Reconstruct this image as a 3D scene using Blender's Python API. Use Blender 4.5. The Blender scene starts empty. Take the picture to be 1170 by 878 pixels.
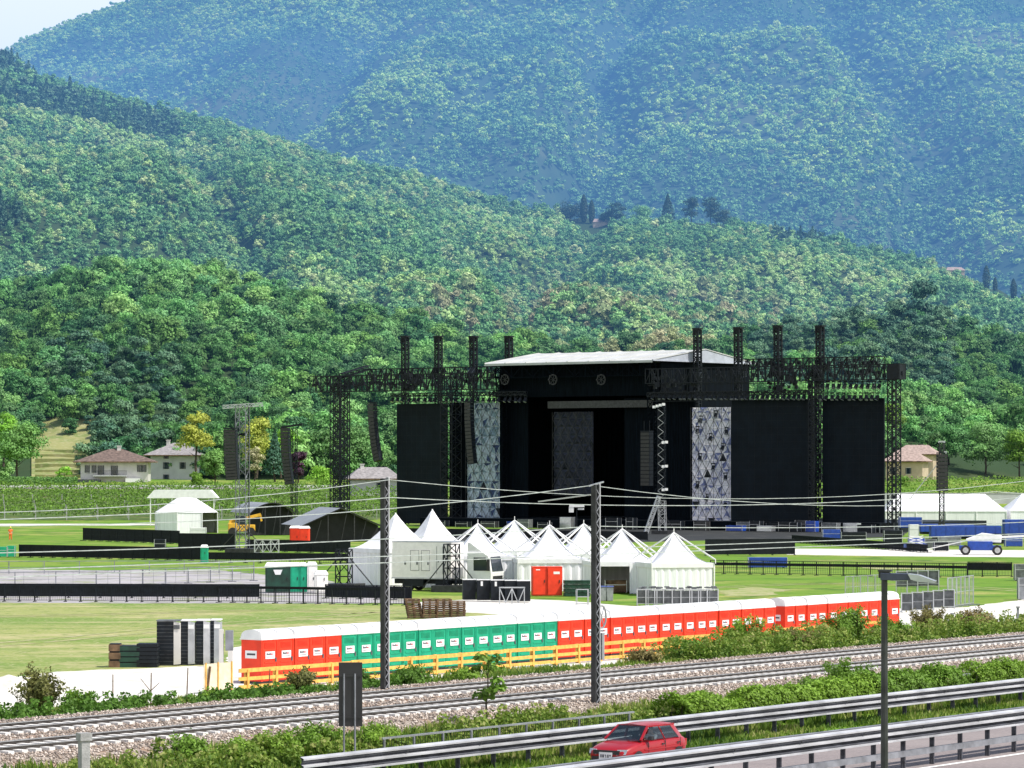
import bpy, math, random
import numpy as np
from mathutils import Vector, Matrix

random.seed(7)
RNG = np.random.default_rng(11)
C = bpy.context.scene.collection
SC = bpy.context.scene
F, CX, HY, H = 4063.0, 585.0, 531.0, 9.6      # telephoto lens in photo pixels, eye height in metres

# ------------------------------------------------------------------ coordinates
def P(px, py, D):
    return Vector(((px-CX)/F*D, D, H-(py-HY)/F*D))
def G(px, py, z=0.0):                          # point of the level ground
    D = (H-z)*F/(py-HY)
    return Vector(((px-CX)/F*D, D, z))
TH = math.atan(0.693)
R_ = (math.sin(TH), math.cos(TH))              # direction of railway and motorway
M_ = (-math.cos(TH), math.sin(TH))             # away from the camera, across them
RA = math.atan2(R_[1], R_[0])
def W(t, d, z=0.0):
    return Vector((d*M_[0]+t*R_[0], d*M_[1]+t*R_[1], z))
def T(px, d):
    a = (px-CX)/F
    return (a*M_[1]*d - M_[0]*d)/(R_[0]-a*R_[1])
def td(X, Y):
    return X*R_[0]+Y*R_[1], X*M_[0]+Y*M_[1]
def ground_z(X, Y):
    t, d = td(X, Y)
    if d < 95:
        return float(np.interp(d, [-500, 66, 68, 71.5, 86, 88, 93], [-.35, -.35, -.15, .3, .3, 0, 0]))
    return float(np.interp(Y, [0, 592, 700, 735, 760, 900], [0, 0, 6, 6.6, 4, -5]))

# ------------------------------------------------------------------ mesh builder
class MB:
    def __init__(s): s.v = []; s.f = []; s.m = []
    def add(s, vs, fs, mi=0):
        b = len(s.v); s.v += [tuple(p) for p in vs]
        for f in fs: s.f.append([b+i for i in f]); s.m.append(mi)
    def box(s, c, size, rz=0, mi=0, taper=1.0):
        x, y, z = [k/2 for k in size]; ca, sa = math.cos(rz), math.sin(rz); vs = []
        for dz in (-1, 1):
            k = taper if dz > 0 else 1
            for dx, dy in ((-1,-1),(1,-1),(1,1),(-1,1)):
                a, b = dx*x*k, dy*y*k
                vs.append((c[0]+a*ca-b*sa, c[1]+a*sa+b*ca, c[2]+dz*z))
        s.add(vs, [(0,3,2,1),(4,5,6,7),(0,1,5,4),(1,2,6,5),(2,3,7,6),(3,0,4,7)], mi)
        return s
    def b2(s, x0, x1, y0, y1, z0, z1, mi=0):
        return s.box(((x0+x1)/2,(y0+y1)/2,(z0+z1)/2), (x1-x0,y1-y0,z1-z0), 0, mi)
    def beam(s, p, q, w, h=None, mi=0):
        h = h or w
        p = Vector(p); q = Vector(q); d = (q-p)
        if d.length < 1e-6: return s
        d.normalize()
        up = Vector((0,0,1)) if abs(d.z) < .95 else Vector((0,1,0))
        a = d.cross(up).normalized()*w/2; b = a.cross(d).normalized()*h/2
        vs = [p-a-b, p+a-b, p+a+b, p-a+b, q-a-b, q+a-b, q+a+b, q-a+b]
        s.add(vs, [(3,2,1,0),(4,5,6,7),(0,1,5,4),(1,2,6,5),(2,3,7,6),(3,0,4,7)], mi)
        return s
    def cyl(s, p, q, r, r2=None, n=12, mi=0, caps=True):
        r2 = r if r2 is None else r2
        p = Vector(p); q = Vector(q); d = (q-p).normalized()
        up = Vector((0,0,1)) if abs(d.z) < .95 else Vector((0,1,0))
        a = d.cross(up).normalized(); b = a.cross(d).normalized(); vs = []
        for c, rr in ((p, r), (q, r2)):
            for i in range(n):
                t = 2*math.pi*i/n; vs.append(c+a*math.cos(t)*rr+b*math.sin(t)*rr)
        fs = [(i, (i+1)%n, n+(i+1)%n, n+i) for i in range(n)]
        if caps: fs += [tuple(range(n))[::-1], tuple(range(n, 2*n))]
        s.add(vs, fs, mi); return s
    def quad(s, a, b, c, d, mi=0):
        s.add([a,b,c,d], [(0,1,2,3)], mi); return s
    def poly(s, pts, mi=0):
        s.add(pts, [tuple(range(len(pts)))], mi); return s
    def extr(s, pts, vec, mi=0):                 # polygon pts pushed along vec
        n = len(pts); vec = Vector(vec); vs = [Vector(p) for p in pts]+[Vector(p)+vec for p in pts]
        s.add(vs, [tuple(range(n))[::-1], tuple(range(n, 2*n))]+[(i,(i+1)%n,n+(i+1)%n,n+i) for i in range(n)], mi); return s
    def truss(s, p, q, w, h, r=.04, step=None, diag=True, mi=0):
        p = Vector(p); q = Vector(q); L = (q-p).length; d = (q-p).normalized()
        up = Vector((0,0,1)) if abs(d.z) < .95 else Vector((0,1,0))
        a = d.cross(up).normalized()*w/2; b = a.cross(d).normalized()*h/2
        cs = [-a-b, a-b, a+b, -a+b]
        for c in cs: s.beam(p+c, q+c, r*1.25, None, mi)
        step = step or max(w, h); n = max(1, round(L/step))
        for i in range(n+1):
            o = p+d*(L*i/n)
            for k in range(4): s.beam(o+cs[k], o+cs[(k+1)%4], r, None, mi)
            if diag and i < n:
                o2 = p+d*(L*(i+1)/n)
                for k in range(4):
                    u, v_ = cs[k], cs[(k+1)%4]
                    if i % 2: u, v_ = v_, u
                    s.beam(o+u, o2+v_, r, None, mi)
        return s
    def mesh(s, name, mats, smooth=False):
        me = bpy.data.meshes.new(name); me.from_pydata(s.v, [], s.f)
        for m in (mats if isinstance(mats, (list, tuple)) else [mats]): me.materials.append(m)
        if any(s.m): me.polygons.foreach_set('material_index', s.m)
        if smooth: me.polygons.foreach_set('use_smooth', [True]*len(s.f))
        me.update(); return me

def link(name, me, parent=None, loc=None, rotz=0):
    o = bpy.data.objects.new(name, me); C.objects.link(o)
    if loc is not None: o.location = loc
    if rotz: o.rotation_euler = (0, 0, rotz)
    if parent: o.parent = parent
    return o
def obj(name, mb, mats, parent=None, loc=None, rotz=0, smooth=False, bevel=0, sub=0):
    o = link(name, mb.mesh(name, mats, smooth), parent, loc, rotz)
    if bevel:
        m = o.modifiers.new('bevel', 'BEVEL'); m.width = bevel; m.segments = 2; m.limit_method = 'ANGLE'
    if sub:
        m = o.modifiers.new('sub', 'SUBSURF'); m.levels = sub; m.render_levels = sub
    return o
def tag(o, label=None, cat=None, group=None, kind=None):
    if label: o['label'] = label
    if cat: o['category'] = cat
    if group: o['group'] = group
    if kind: o['kind'] = kind
    return o
def thing(name, label, cat, loc=(0,0,0), rotz=0, group=None):
    o = bpy.data.objects.new(name, None); C.objects.link(o); o.empty_display_size = .2
    o.location = loc; o.rotation_euler = (0,0,rotz)
    return tag(o, label, cat, group)
def dup(o, parent=None, top=True, **kw):
    c = o.copy(); C.objects.link(c)
    if parent: c.parent = parent
    for ch in list(o.children): dup(ch, c, False)
    if top:
        if 'loc' in kw: c.location = kw['loc']
        if 'rotz' in kw: c.rotation_euler = (0,0,kw['rotz'])
        if 'label' in kw: c['label'] = kw['label']
        if kw.get('group'): c['group'] = kw['group']
    return c

# ------------------------------------------------------------------ materials
def nodes(name):
    m = bpy.data.materials.new(name); m.use_nodes = True
    nt = m.node_tree; b = nt.nodes['Principled BSDF']; return m, nt, b
def N(nt, t, **kw):
    n = nt.nodes.new(t)
    for k, v in kw.items(): setattr(n, k, v)
    return n
def mat(name, col, rough=.6, metal=0, var=.18, scale=3.0, bump=0, bscale=20, col2=None, coat=0, stretch=None, spec=.5):
    m, nt, b = nodes(name)
    tc = N(nt, 'ShaderNodeNewGeometry'); mp = N(nt, 'ShaderNodeMapping')
    if stretch: mp.inputs['Scale'].default_value = stretch
    nt.links.new(tc.outputs['Position'], mp.inputs['Vector'])
    no = N(nt, 'ShaderNodeTexNoise'); no.inputs['Scale'].default_value = scale; no.inputs['Detail'].default_value = 6
    nt.links.new(mp.outputs[0], no.inputs['Vector'])
    r = N(nt, 'ShaderNodeValToRGB'); c2 = col2 or tuple(c*(1-var*1.6) for c in col)
    r.color_ramp.elements[0].position = .32; r.color_ramp.elements[1].position = .68
    r.color_ramp.elements[0].color = (*c2, 1)
    r.color_ramp.elements[1].color = (*(tuple(min(1, c*(1+var*.6)) for c in col)), 1)
    nt.links.new(no.outputs['Fac'], r.inputs['Fac']); nt.links.new(r.outputs['Color'], b.inputs['Base Color'])
    b.inputs['Roughness'].default_value = rough; b.inputs['Metallic'].default_value = metal
    b.inputs['Coat Weight'].default_value = coat; b.inputs['Specular IOR Level'].default_value = spec
    if bump:
        n2 = N(nt, 'ShaderNodeTexNoise'); n2.inputs['Scale'].default_value = bscale; n2.inputs['Detail'].default_value = 4
        nt.links.new(mp.outputs[0], n2.inputs['Vector'])
        bp = N(nt, 'ShaderNodeBump'); bp.inputs['Strength'].default_value = bump; bp.inputs['Distance'].default_value = .05
        nt.links.new(n2.outputs['Fac'], bp.inputs['Height']); nt.links.new(bp.outputs[0], b.inputs['Normal'])
    return m
def leafmat(name, cols, trans=.25, tone=True, rough=.6):
    """foliage: hue picked per tree, light and dark per leaf clump"""
    m, nt, b = nodes(name)
    oi = N(nt, 'ShaderNodeObjectInfo'); r = N(nt, 'ShaderNodeValToRGB'); cr = r.color_ramp
    n = len(cols)
    while len(cr.elements) < n: cr.elements.new(.5)
    for i, c in enumerate(cols):
        cr.elements[i].position = i/max(1, n-1); cr.elements[i].color = (*c, 1)
    nt.links.new(oi.outputs['Random'], r.inputs['Fac'])
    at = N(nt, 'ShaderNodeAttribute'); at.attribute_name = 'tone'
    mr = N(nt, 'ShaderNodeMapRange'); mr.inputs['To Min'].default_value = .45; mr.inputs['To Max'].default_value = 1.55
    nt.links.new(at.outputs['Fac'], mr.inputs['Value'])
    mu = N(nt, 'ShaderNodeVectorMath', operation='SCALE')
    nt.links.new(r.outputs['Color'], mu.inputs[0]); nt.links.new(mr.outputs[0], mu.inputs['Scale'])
    nt.links.new(mu.outputs[0], b.inputs['Base Color']); b.inputs['Roughness'].default_value = rough
    b.inputs['Specular IOR Level'].default_value = .3
    if trans:
        tr = N(nt, 'ShaderNodeBsdfTranslucent'); mx = N(nt, 'ShaderNodeMixShader'); mx.inputs[0].default_value = trans
        nt.links.new(mu.outputs[0], tr.inputs['Color'])
        nt.links.new(b.outputs[0], mx.inputs[1]); nt.links.new(tr.outputs[0], mx.inputs[2])
        nt.links.new(mx.outputs[0], nt.nodes['Material Output'].inputs['Surface'])
    return m
def glassmat(name, col, alpha):
    m, nt, b = nodes(name)
    b.inputs['Base Color'].default_value = (*col, 1); b.inputs['Roughness'].default_value = .04
    tr = N(nt, 'ShaderNodeBsdfTransparent'); tr.inputs[0].default_value = (.75,.85,.9,1)
    mx = N(nt, 'ShaderNodeMixShader'); mx.inputs[0].default_value = alpha
    nt.links.new(tr.outputs[0], mx.inputs[1]); nt.links.new(b.outputs[0], mx.inputs[2])
    nt.links.new(mx.outputs[0], nt.nodes['Material Output'].inputs['Surface'])
    return m
def gmat(name, layers, rough=.95, bump=.4, bscale=8):
    """ground: layers = [(colour, noise scale, lo, hi, stretch)], first is the base"""
    m, nt, b = nodes(name); g = N(nt, 'ShaderNodeNewGeometry'); cur = None
    for i, L in enumerate(layers):
        if i == 0:
            rgb = N(nt, 'ShaderNodeRGB'); rgb.outputs[0].default_value = (*L, 1); cur = rgb.outputs[0]; continue
        col, sc, lo, hi = L[:4]; st = L[4] if len(L) > 4 else (1,1,1)
        mp = N(nt, 'ShaderNodeMapping'); mp.inputs['Scale'].default_value = st; mp.inputs['Location'].default_value = (i*13.7, i*5.1, 0)
        no = N(nt, 'ShaderNodeTexNoise'); no.inputs['Scale'].default_value = sc; no.inputs['Detail'].default_value = 8; no.inputs['Roughness'].default_value = .6
        mr = N(nt, 'ShaderNodeMapRange'); mr.inputs['From Min'].default_value = lo; mr.inputs['From Max'].default_value = hi
        mx = N(nt, 'ShaderNodeMix', data_type='RGBA'); mx.inputs['B'].default_value = (*col, 1)
        nt.links.new(g.outputs['Position'], mp.inputs[0]); nt.links.new(mp.outputs[0], no.inputs['Vector'])
        nt.links.new(no.outputs['Fac'], mr.inputs['Value']); nt.links.new(mr.outputs[0], mx.inputs['Factor'])
        nt.links.new(cur, mx.inputs['A']); cur = mx.outputs['Result']
    nt.links.new(cur, b.inputs['Base Color']); b.inputs['Roughness'].default_value = rough; b.inputs['Specular IOR Level'].default_value = .2
    n2 = N(nt, 'ShaderNodeTexNoise'); n2.inputs['Scale'].default_value = bscale; n2.inputs['Detail'].default_value = 5
    nt.links.new(g.outputs['Position'], n2.inputs['Vector'])
    bp = N(nt, 'ShaderNodeBump'); bp.inputs['Strength'].default_value = bump; bp.inputs['Distance'].default_value = .08
    nt.links.new(n2.outputs['Fac'], bp.inputs['Height']); nt.links.new(bp.outputs[0], b.inputs['Normal'])
    return m

MT = dict(
 black=mat('black_steel', (.008,.012,.018), .55, 0, .3, spec=.25),
 darksteel=mat('dark_steel', (.045,.047,.052), .5, .4, .3),
 galv=mat('galvanised_steel', (.50,.52,.55), .42, .75, .15, 1.2, .1, 30),
 galvd=mat('weathered_zinc', (.24,.25,.28), .6, .25, .25, 2),
 railface=mat('guardrail_face', (.085,.09,.11), .6, .2, .35, 1.5, .1, 12, stretch=(1,1,3)), raillip=mat('guardrail_bright_ridge', (.50,.51,.54), .5, .25, .2, .8),  # shade painted into the beam face, sunlight into its ridges
 alu=mat('aluminium_truss', (.6,.62,.66), .35, .8, .1),
 screen=mat('led_screen_face', (.005,.010,.016), .7, 0, .2, .6, spec=.15),
 drape=mat('black_drape', (.003,.006,.010), .95, 0, .4, 2, .5, 3, stretch=(3,3,.2), spec=.1),
 tentw=mat('white_tent_fabric', (.84,.84,.86), .7, 0, .07, 1.6, .35, 1.6),
 tentg=mat('grey_tent_fabric', (.24,.26,.29), .7, 0, .1, 1),
 tentb=mat('black_tent_fabric', (.014,.015,.018), .8, 0, .3, 1),
 wallw=mat('white_tent_wall', (.88,.88,.91), .75, 0, .07, 2, .7, 4, stretch=(3,3,.15)),
 wtube=mat('white_frame_tube', (.8,.8,.8), .5, 0, .05),
 red=mat('red_plastic', (.88,.055,.022), .5, 0, .10, 2, spec=.3),
 green=mat('green_plastic', (.012,.36,.20), .5, 0, .12, 2, spec=.3),
 roofp=mat('white_plastic_roof', (.80,.80,.80), .55, 0, .06, 2),
 sticker=mat('white_sticker', (.85,.85,.87), .5, 0, .02),
 ink=mat('dark_print', (.05,.05,.07), .6), inkr=mat('red_print', (.55,.05,.05), .6),
 wood=mat('pale_pine', (.86,.46,.10), .75, 0, .18, 4, .3, 12),
 woodp=mat('pale_board', (.78,.68,.52), .8, 0, .12, 4),
 woodd=mat('pallet_wood', (.20,.12,.07), .85, 0, .45, 2),
 conc=mat('grey_concrete', (.38,.38,.38), .85, 0, .2, 3, .3, 20),
 sleeper=mat('concrete_sleeper', (.78,.76,.73), .85, 0, .15, 5, .3, 20),
 rail=mat('rusty_rail_side', (.085,.075,.068), .6, .3, .3, 3), railtop=mat('polished_rail_top', (.55,.55,.56), .3, .9, .1),
 carred=mat('red_car_paint', (.33,.006,.012), .38, .0, .05, 2, coat=.35, spec=.35),
 rubber=mat('tyre_rubber', (.02,.02,.021), .85), plast=mat('black_plastic', (.02,.02,.022), .5, 0, .2),
 glass=glassmat('car_glass', (.015,.025,.035), .62), dglass=mat('window_glass', (.02,.03,.045), .08, 0, .3, .5, spec=.8),
 lampg=mat('clear_lamp', (.50,.53,.58), .15, .2, .2), hub=mat('wheel_rim', (.5,.5,.52), .4, .7),
 blue=mat('blue_paint', (.012,.06,.36), .4, 0, .15), white=mat('white_paint', (.8,.8,.8), .45, 0, .05),
 beige=mat('off_white_bodywork', (.90,.87,.85), .5, 0, .06),
 yellow=mat('yellow_paint', (.75,.42,.03), .5), navy=mat('blue_grey_lamp_housing', (.045,.055,.095), .45),
 greymet=mat('grey_panel', (.13,.14,.15), .6, 0, .3, 3), dgreen=mat('dark_green_crate', (.008,.055,.035), .6, 0, .3, 2),
 plaster=mat('cream_plaster', (.62,.60,.58), .9, 0, .1, .6), plasterg=mat('grey_plaster', (.50,.51,.53), .9, 0, .1, .6),
 plastert=mat('tan_plaster', (.50,.40,.29), .9, 0, .12, .6),
 tile=mat('brown_roof_tile', (.17,.12,.10), .85, 0, .35, 2, .6, 6), tileg=mat('grey_roof_tile', (.30,.28,.28), .85, 0, .25, 2, .6, 6),
 tiler=mat('pinkish_roof_tile', (.40,.30,.26), .85, 0, .25, 2, .6, 6),
 shut=mat('dark_shutter', (.05,.06,.07), .7), bark=mat('tree_bark', (.07,.055,.042), .95, 0, .35, 3, .6, 8),
 orange=mat('orange_hivis_cloth', (.85,.16,.03), .8), skin=mat('skin', (.50,.30,.21), .6), trou=mat('dark_trousers', (.05,.06,.09), .9),
 helm=mat('yellow_helmet', (.85,.75,.1), .4), wire=mat('copper_wire_sheen', (.50,.55,.53), .45, .3), grey=mat('mid_grey', (.3,.31,.33), .6),
 binblue=mat('blue_plastic', (.10,.14,.42), .5),
)
# ------------------------------------------------------------------ numpy noise
def vnoise(x, y, seed=0):
    xi = np.floor(x).astype(np.int64); yi = np.floor(y).astype(np.int64); xf = x-xi; yf = y-yi
    def h(a, b):
        n = (a*374761393+b*668265263+seed*1442695041) & 0xffffffff
        n = ((n ^ (n >> 13))*1274126177) & 0xffffffff
        return ((n ^ (n >> 16)) & 0xffff)/65535.0
    u = xf*xf*(3-2*xf); v = yf*yf*(3-2*yf)
    return (h(xi,yi)*(1-u)+h(xi+1,yi)*u)*(1-v)+(h(xi,yi+1)*(1-u)+h(xi+1,yi+1)*u)*v
def fbm(x, y, seed=0, oct=4):
    s = 0; a = .5
    for i in range(oct):
        s = s+a*vnoise(x*2**i, y*2**i, seed+i*17); a *= .5
    return s*2-1                                 # about -1..1

def npmesh(name, verts, faces4, mats, tone=None, smooth=False):
    me = bpy.data.meshes.new(name); nv = len(verts); nf, k = faces4.shape
    me.vertices.add(nv); me.vertices.foreach_set('co', np.asarray(verts, dtype=np.float32).ravel())
    me.loops.add(nf*k); me.loops.foreach_set('vertex_index', faces4.astype(np.int32).ravel())
    me.polygons.add(nf); me.polygons.foreach_set('loop_start', np.arange(nf, dtype=np.int32)*k)
    me.polygons.foreach_set('loop_total', np.full(nf, k, dtype=np.int32))
    if smooth: me.polygons.foreach_set('use_smooth', np.ones(nf, dtype=bool))
    for m in (mats if isinstance(mats, (list, tuple)) else [mats]): me.materials.append(m)
    me.update(calc_edges=True)
    if tone is not None:
        at = me.attributes.new('tone', 'FLOAT', 'POINT'); at.data.foreach_set('value', np.asarray(tone, dtype=np.float32))
    return me
def leafcards(pos, nrm, size, tone, rng, jit=.6, aspect=.75):
    n = len(pos); nn = nrm+rng.normal(0, jit, (n,3)); nn /= np.linalg.norm(nn, axis=1)[:,None]+1e-9
    r = rng.normal(0, 1, (n,3)); a = np.cross(nn, r); a /= np.linalg.norm(a, axis=1)[:,None]+1e-9
    b = np.cross(nn, a); sz = (size*rng.uniform(.6, 1.35, n))[:,None]/2
    a = a*sz; b = b*sz*aspect
    v = np.stack([pos-a-b*.6, pos+a*.5-b, pos+a*1.1+b*.5, pos-a*.4+b], 1).reshape(-1,3)
    f = np.arange(4*n).reshape(n,4); return v, f, np.repeat(tone, 4)
def crown_arrays(rng, R, Hh, n, leaf, lobes=14, z0=0, shape='round'):
    """R radius, Hh height, z0 bottom"""
    ps, ns, ts = [], [], []
    if shape == 'cone':
        u = rng.uniform(0, 1, n)**.8; th = rng.uniform(0, 2*math.pi, n)
        rr = R*(1-u)**.9*(0.55+.45*np.abs(np.sin(u*26+np.sin(th*3))))*rng.uniform(.75, 1.1, n)
        pos = np.stack([rr*np.cos(th), rr*np.sin(th), z0+Hh*u], 1); nr = np.stack([np.cos(th), np.sin(th), .35+0*th], 1)
        return leafcards(pos, nr, leaf, np.clip(.5+rng.normal(0,.2,n), 0, 1), rng, .5)
    if shape == 'cypress':
        u = rng.uniform(0, 1, n); th = rng.uniform(0, 2*math.pi, n)
        rr = R*np.sin(np.pi*np.clip(u*.93+.07,0,1))**.6*rng.uniform(.7, 1.05, n)
        pos = np.stack([rr*np.cos(th), rr*np.sin(th), z0+Hh*u], 1); nr = np.stack([np.cos(th), np.sin(th), .4+0*th], 1)
        return leafcards(pos, nr, leaf, np.clip(.4+rng.normal(0,.15,n), 0, 1), rng, .4)
    if shape == 'bush':
        ns_ = 34
        for k in range(ns_):
            th = rng.uniform(0, 6.28); L = Hh*rng.uniform(.45, 1.1); ln = R*rng.uniform(.1, 1.0); m = int(n/ns_*rng.uniform(.5,1.6)); u = rng.uniform(.05,1,m)**.7
            sp = .10+.20*R*(1-u*.6); c = np.stack([np.cos(th)*ln*u**1.3, np.sin(th)*ln*u**1.3, z0+L*u*(1-.25*u*(ln/R))],1)
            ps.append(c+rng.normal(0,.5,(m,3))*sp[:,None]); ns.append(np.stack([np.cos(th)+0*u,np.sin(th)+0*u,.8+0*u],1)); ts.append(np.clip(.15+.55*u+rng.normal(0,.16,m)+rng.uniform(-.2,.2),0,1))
        pp = np.concatenate(ps); pp[:,2] = np.maximum(pp[:,2], z0)
        return leafcards(pp, np.concatenate(ns), leaf, np.concatenate(ts), rng, .7, .5)
    for k in range(lobes):
        th = rng.uniform(0, 2*math.pi); q = rng.uniform(0, 1)**.6
        zc = rng.uniform(.18, .86)
        rad = R*rng.uniform(.26, .46); off = (R-rad*.8)*q*math.sqrt(max(.05, 1-(2*zc-.95)**2))
        c = np.array([off*math.cos(th), off*math.sin(th), z0+Hh*zc])
        m = int(n/lobes*rng.uniform(.7, 1.3)); d = rng.normal(0, 1, (m,3)); d[:,2] = np.where(d[:,2] < -.3, -d[:,2]*.6, d[:,2])
        d /= np.linalg.norm(d, axis=1)[:,None]
        s = rad*rng.uniform(.5, 1.18, m)[:,None]
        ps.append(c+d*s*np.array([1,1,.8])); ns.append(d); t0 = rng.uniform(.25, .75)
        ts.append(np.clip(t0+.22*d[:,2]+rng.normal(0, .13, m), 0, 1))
    nn = np.concatenate(ns)+np.array([[0,0,.35]]); nn /= np.linalg.norm(nn, axis=1)[:,None]
    return leafcards(np.concatenate(ps), nn, leaf, np.concatenate(ts), rng, .36)
def crown_mesh(name, m, **kw):
    rng = np.random.default_rng(kw.pop('seed', 1)); v, f, t = crown_arrays(rng, **kw)
    return npmesh(name, v, f, m, t)
def trunk_mb(h, r, spread, rng):
    mb = MB(); x = y = 0; px_, py_ = 0, 0; z = 0; n = 5
    for i in range(n):
        x2 = px_+rng.uniform(-.06, .06)*h*.4; y2 = py_+rng.uniform(-.06, .06)*h*.4; z2 = h*(i+1)/n
        mb.cyl((px_,py_,z), (x2,y2,z2), r*(1-i/n*.7), r*(1-(i+1)/n*.7), 8)
        if i >= 1:
            for k in range(2):
                th = rng.uniform(0, 6.28); L = spread*rng.uniform(.5, .9)
                mb.cyl((x2,y2,z2), (x2+L*math.cos(th), y2+L*math.sin(th), z2+L*rng.uniform(.4,.9)), r*.35*(1-i/n*.5), r*.08, 6)
        px_, py_, z = x2, y2, z2
    return mb

LEAF = dict(
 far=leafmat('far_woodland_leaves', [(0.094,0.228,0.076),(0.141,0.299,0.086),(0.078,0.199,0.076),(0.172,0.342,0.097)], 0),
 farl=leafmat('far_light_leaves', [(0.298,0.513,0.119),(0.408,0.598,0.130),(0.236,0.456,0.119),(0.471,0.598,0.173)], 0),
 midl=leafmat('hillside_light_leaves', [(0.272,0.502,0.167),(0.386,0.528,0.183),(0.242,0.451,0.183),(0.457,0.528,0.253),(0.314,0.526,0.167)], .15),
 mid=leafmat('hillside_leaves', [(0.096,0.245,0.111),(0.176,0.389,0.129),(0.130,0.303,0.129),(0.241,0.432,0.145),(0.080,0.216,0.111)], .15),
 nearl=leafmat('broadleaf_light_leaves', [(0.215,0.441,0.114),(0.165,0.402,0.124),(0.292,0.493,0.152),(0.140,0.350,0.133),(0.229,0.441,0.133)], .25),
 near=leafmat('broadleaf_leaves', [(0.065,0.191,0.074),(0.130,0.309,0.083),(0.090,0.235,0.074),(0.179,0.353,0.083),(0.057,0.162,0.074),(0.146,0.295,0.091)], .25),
 crest=leafmat('dark_crest_leaves', [(.018,.05,.028),(.035,.075,.035)], .1),
 brown=leafmat('pale_blossoming_twigs', [(.33,.36,.17),(.22,.32,.12),(.40,.38,.22),(.20,.34,.11)], .2),
 pine=leafmat('dark_conifer_needles', [(0.049,0.130,0.081),(0.086,0.185,0.100),(0.124,0.230,0.114)], .1),
 yellow=leafmat('yellow_spring_leaves', [(.42,.46,.08),(.38,.45,.09)], .35),
 bright=leafmat('fresh_green_leaves', [(0.189,0.416,0.047),(0.246,0.472,0.057)], .3),
 purple=leafmat('purple_leaves', [(.055,.02,.045),(.06,.025,.05)], .2),
 bush=leafmat('roadside_leaves', [(0.121,0.230,0.027),(0.176,0.297,0.034),(0.081,0.176,0.024)], .3),
 redb=leafmat('reddish_tipped_leaves', [(0.135,0.149,0.041),(0.216,0.176,0.068)], .25),
 weed=leafmat('weed_leaves', [(.20,.30,.035),(.20,.30,.035)], .35),
 vine=leafmat('vine_leaves', [(0.106,0.225,0.027),(0.172,0.304,0.040)], .3),
)
# ------------------------------------------------------------------ hills
def interp(tab, x): return np.interp(x, [a for a, b in tab], [b for a, b in tab])
A_SKY = [(-400,200),(-150,130),(-60,92),(5,60),(25,48),(60,33),(100,18),(130,9),(155,0),(250,-30),(400,-70),(700,-120),(1000,-120),(1600,-60)]
B_SKY = [(-400,-60),(-120,20),(0,66),(30,84),(60,96),(110,112),(200,134),(300,160),(420,197),(500,215),(600,243),(650,247),(740,249),(830,259),(900,275),(1000,292),(1090,307),(1130,327),(1170,341),(1300,375),(1600,400)]
C_SKY = [(-400,357),(0,350),(60,336),(110,328),(180,322),(230,330),(300,338),(400,364),(480,390),(560,410),(640,424),(700,416),(760,412),(830,410),(870,396),(950,383),(1050,386),(1110,402),(1170,422),(1300,442),(1600,442)]
def hillA(px, D):
    Dr = 6300.0; Df = 2700.0; zr = H+(HY-interp(A_SKY, px))/F*Dr
    t = np.clip((D-Df)/(Dr-Df), 0, 1.2); z = 90+(zr-90)*np.where(t <= 1, t**.92, 1-(t-1)*1.2)
    w = np.clip(np.sin(np.pi*np.clip(t,0,1)), 0, 1)**.6
    X = (px-CX)/F*D
    z = z+w*(70*fbm(X/420, D/900, 3, 5)+40*fbm(X/110, D/200, 9, 4))
    wob = 46*fbm(D/520, X*0+3.3, 13, 4)+14*fbm(D/120, X/200, 15, 3)
    def val(pc, wd, dep): return -.62*dep*np.exp(-((px-pc+wob*(1 if pc.mean() > 600 else -1))/wd)**2)
    z = z+w*(val(632+150*t, 34, 105)+val(585+110*t, 60, -30)+val(1110-330*t, 55, 90)+val(1030-250*t, 50, -45)+val(235+330*t, 45, 80)+val(420+220*t, 70, -40))
    return z
def hillB(px, D):
    Dr = interp([(-400,2500),(0,2400),(600,2100),(1170,1750),(1600,1700)], px); Df = 1040.0
    zr = H+(HY-interp(B_SKY, px))/F*Dr; t = np.clip((D-Df)/(Dr-Df), 0, 1.3)
    z = 22+(zr-22)*np.where(t <= 1, t**.88, 1-(t-1)*1.5)
    w = np.clip(np.sin(np.pi*np.clip(t,0,1)), 0, 1)**.7; X = (px-CX)/F*D
    z = z+w*(34*fbm(X/130, D/300, 5, 4)+11*fbm(X/38, D/66, 21, 3))
    z = z-w*22*np.exp(-((px-(560+130*t))/28)**2)-w*18*np.exp(-((px-(330-160*t))/34)**2)
    return z
def hillC(px, D):
    Dr = interp([(-400,1000),(600,960),(1170,1000),(1600,1000)], px); Df = 735.0
    zr = H+(HY-interp(C_SKY, px))/F*Dr; t = np.clip((D-Df)/(Dr-Df), 0, 1.3)
    z = 5.5+(zr-5.5)*np.where(t <= 1, t**1.0, 1-(t-1)*1.3)
    w = np.clip(np.sin(np.pi*np.clip(t,0,1)), 0, 1)**.7; X = (px-CX)/F*D
    return z+w*(7*fbm(X/45, D/110, 31, 4)+2*fbm(X/12, D/20, 33, 2))
def hill(name, fn, d0, d1, nd, npx, m, seed):
    px = np.linspace(-330, 1500, npx); D = np.geomspace(d0, d1, nd)
    PX, DD = np.meshgrid(px, D); Z = fn(PX, DD); X = (PX-CX)/F*DD
    v = np.stack([X, DD, Z], -1).reshape(-1,3); i = np.arange(nd*npx).reshape(nd, npx)
    f = np.stack([i[:-1,:-1], i[:-1,1:], i[1:,1:], i[1:,:-1]], -1).reshape(-1,4)
    o = link(name, npmesh(name, v, f, m, smooth=True)); tag(o, kind='structure'); return o
soilA = gmat('far_slope_soil', [(.045,.085,.045),((.11,.12,.06), .004, .52, .7),((.03,.06,.035), .01, .5, .7)])
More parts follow.
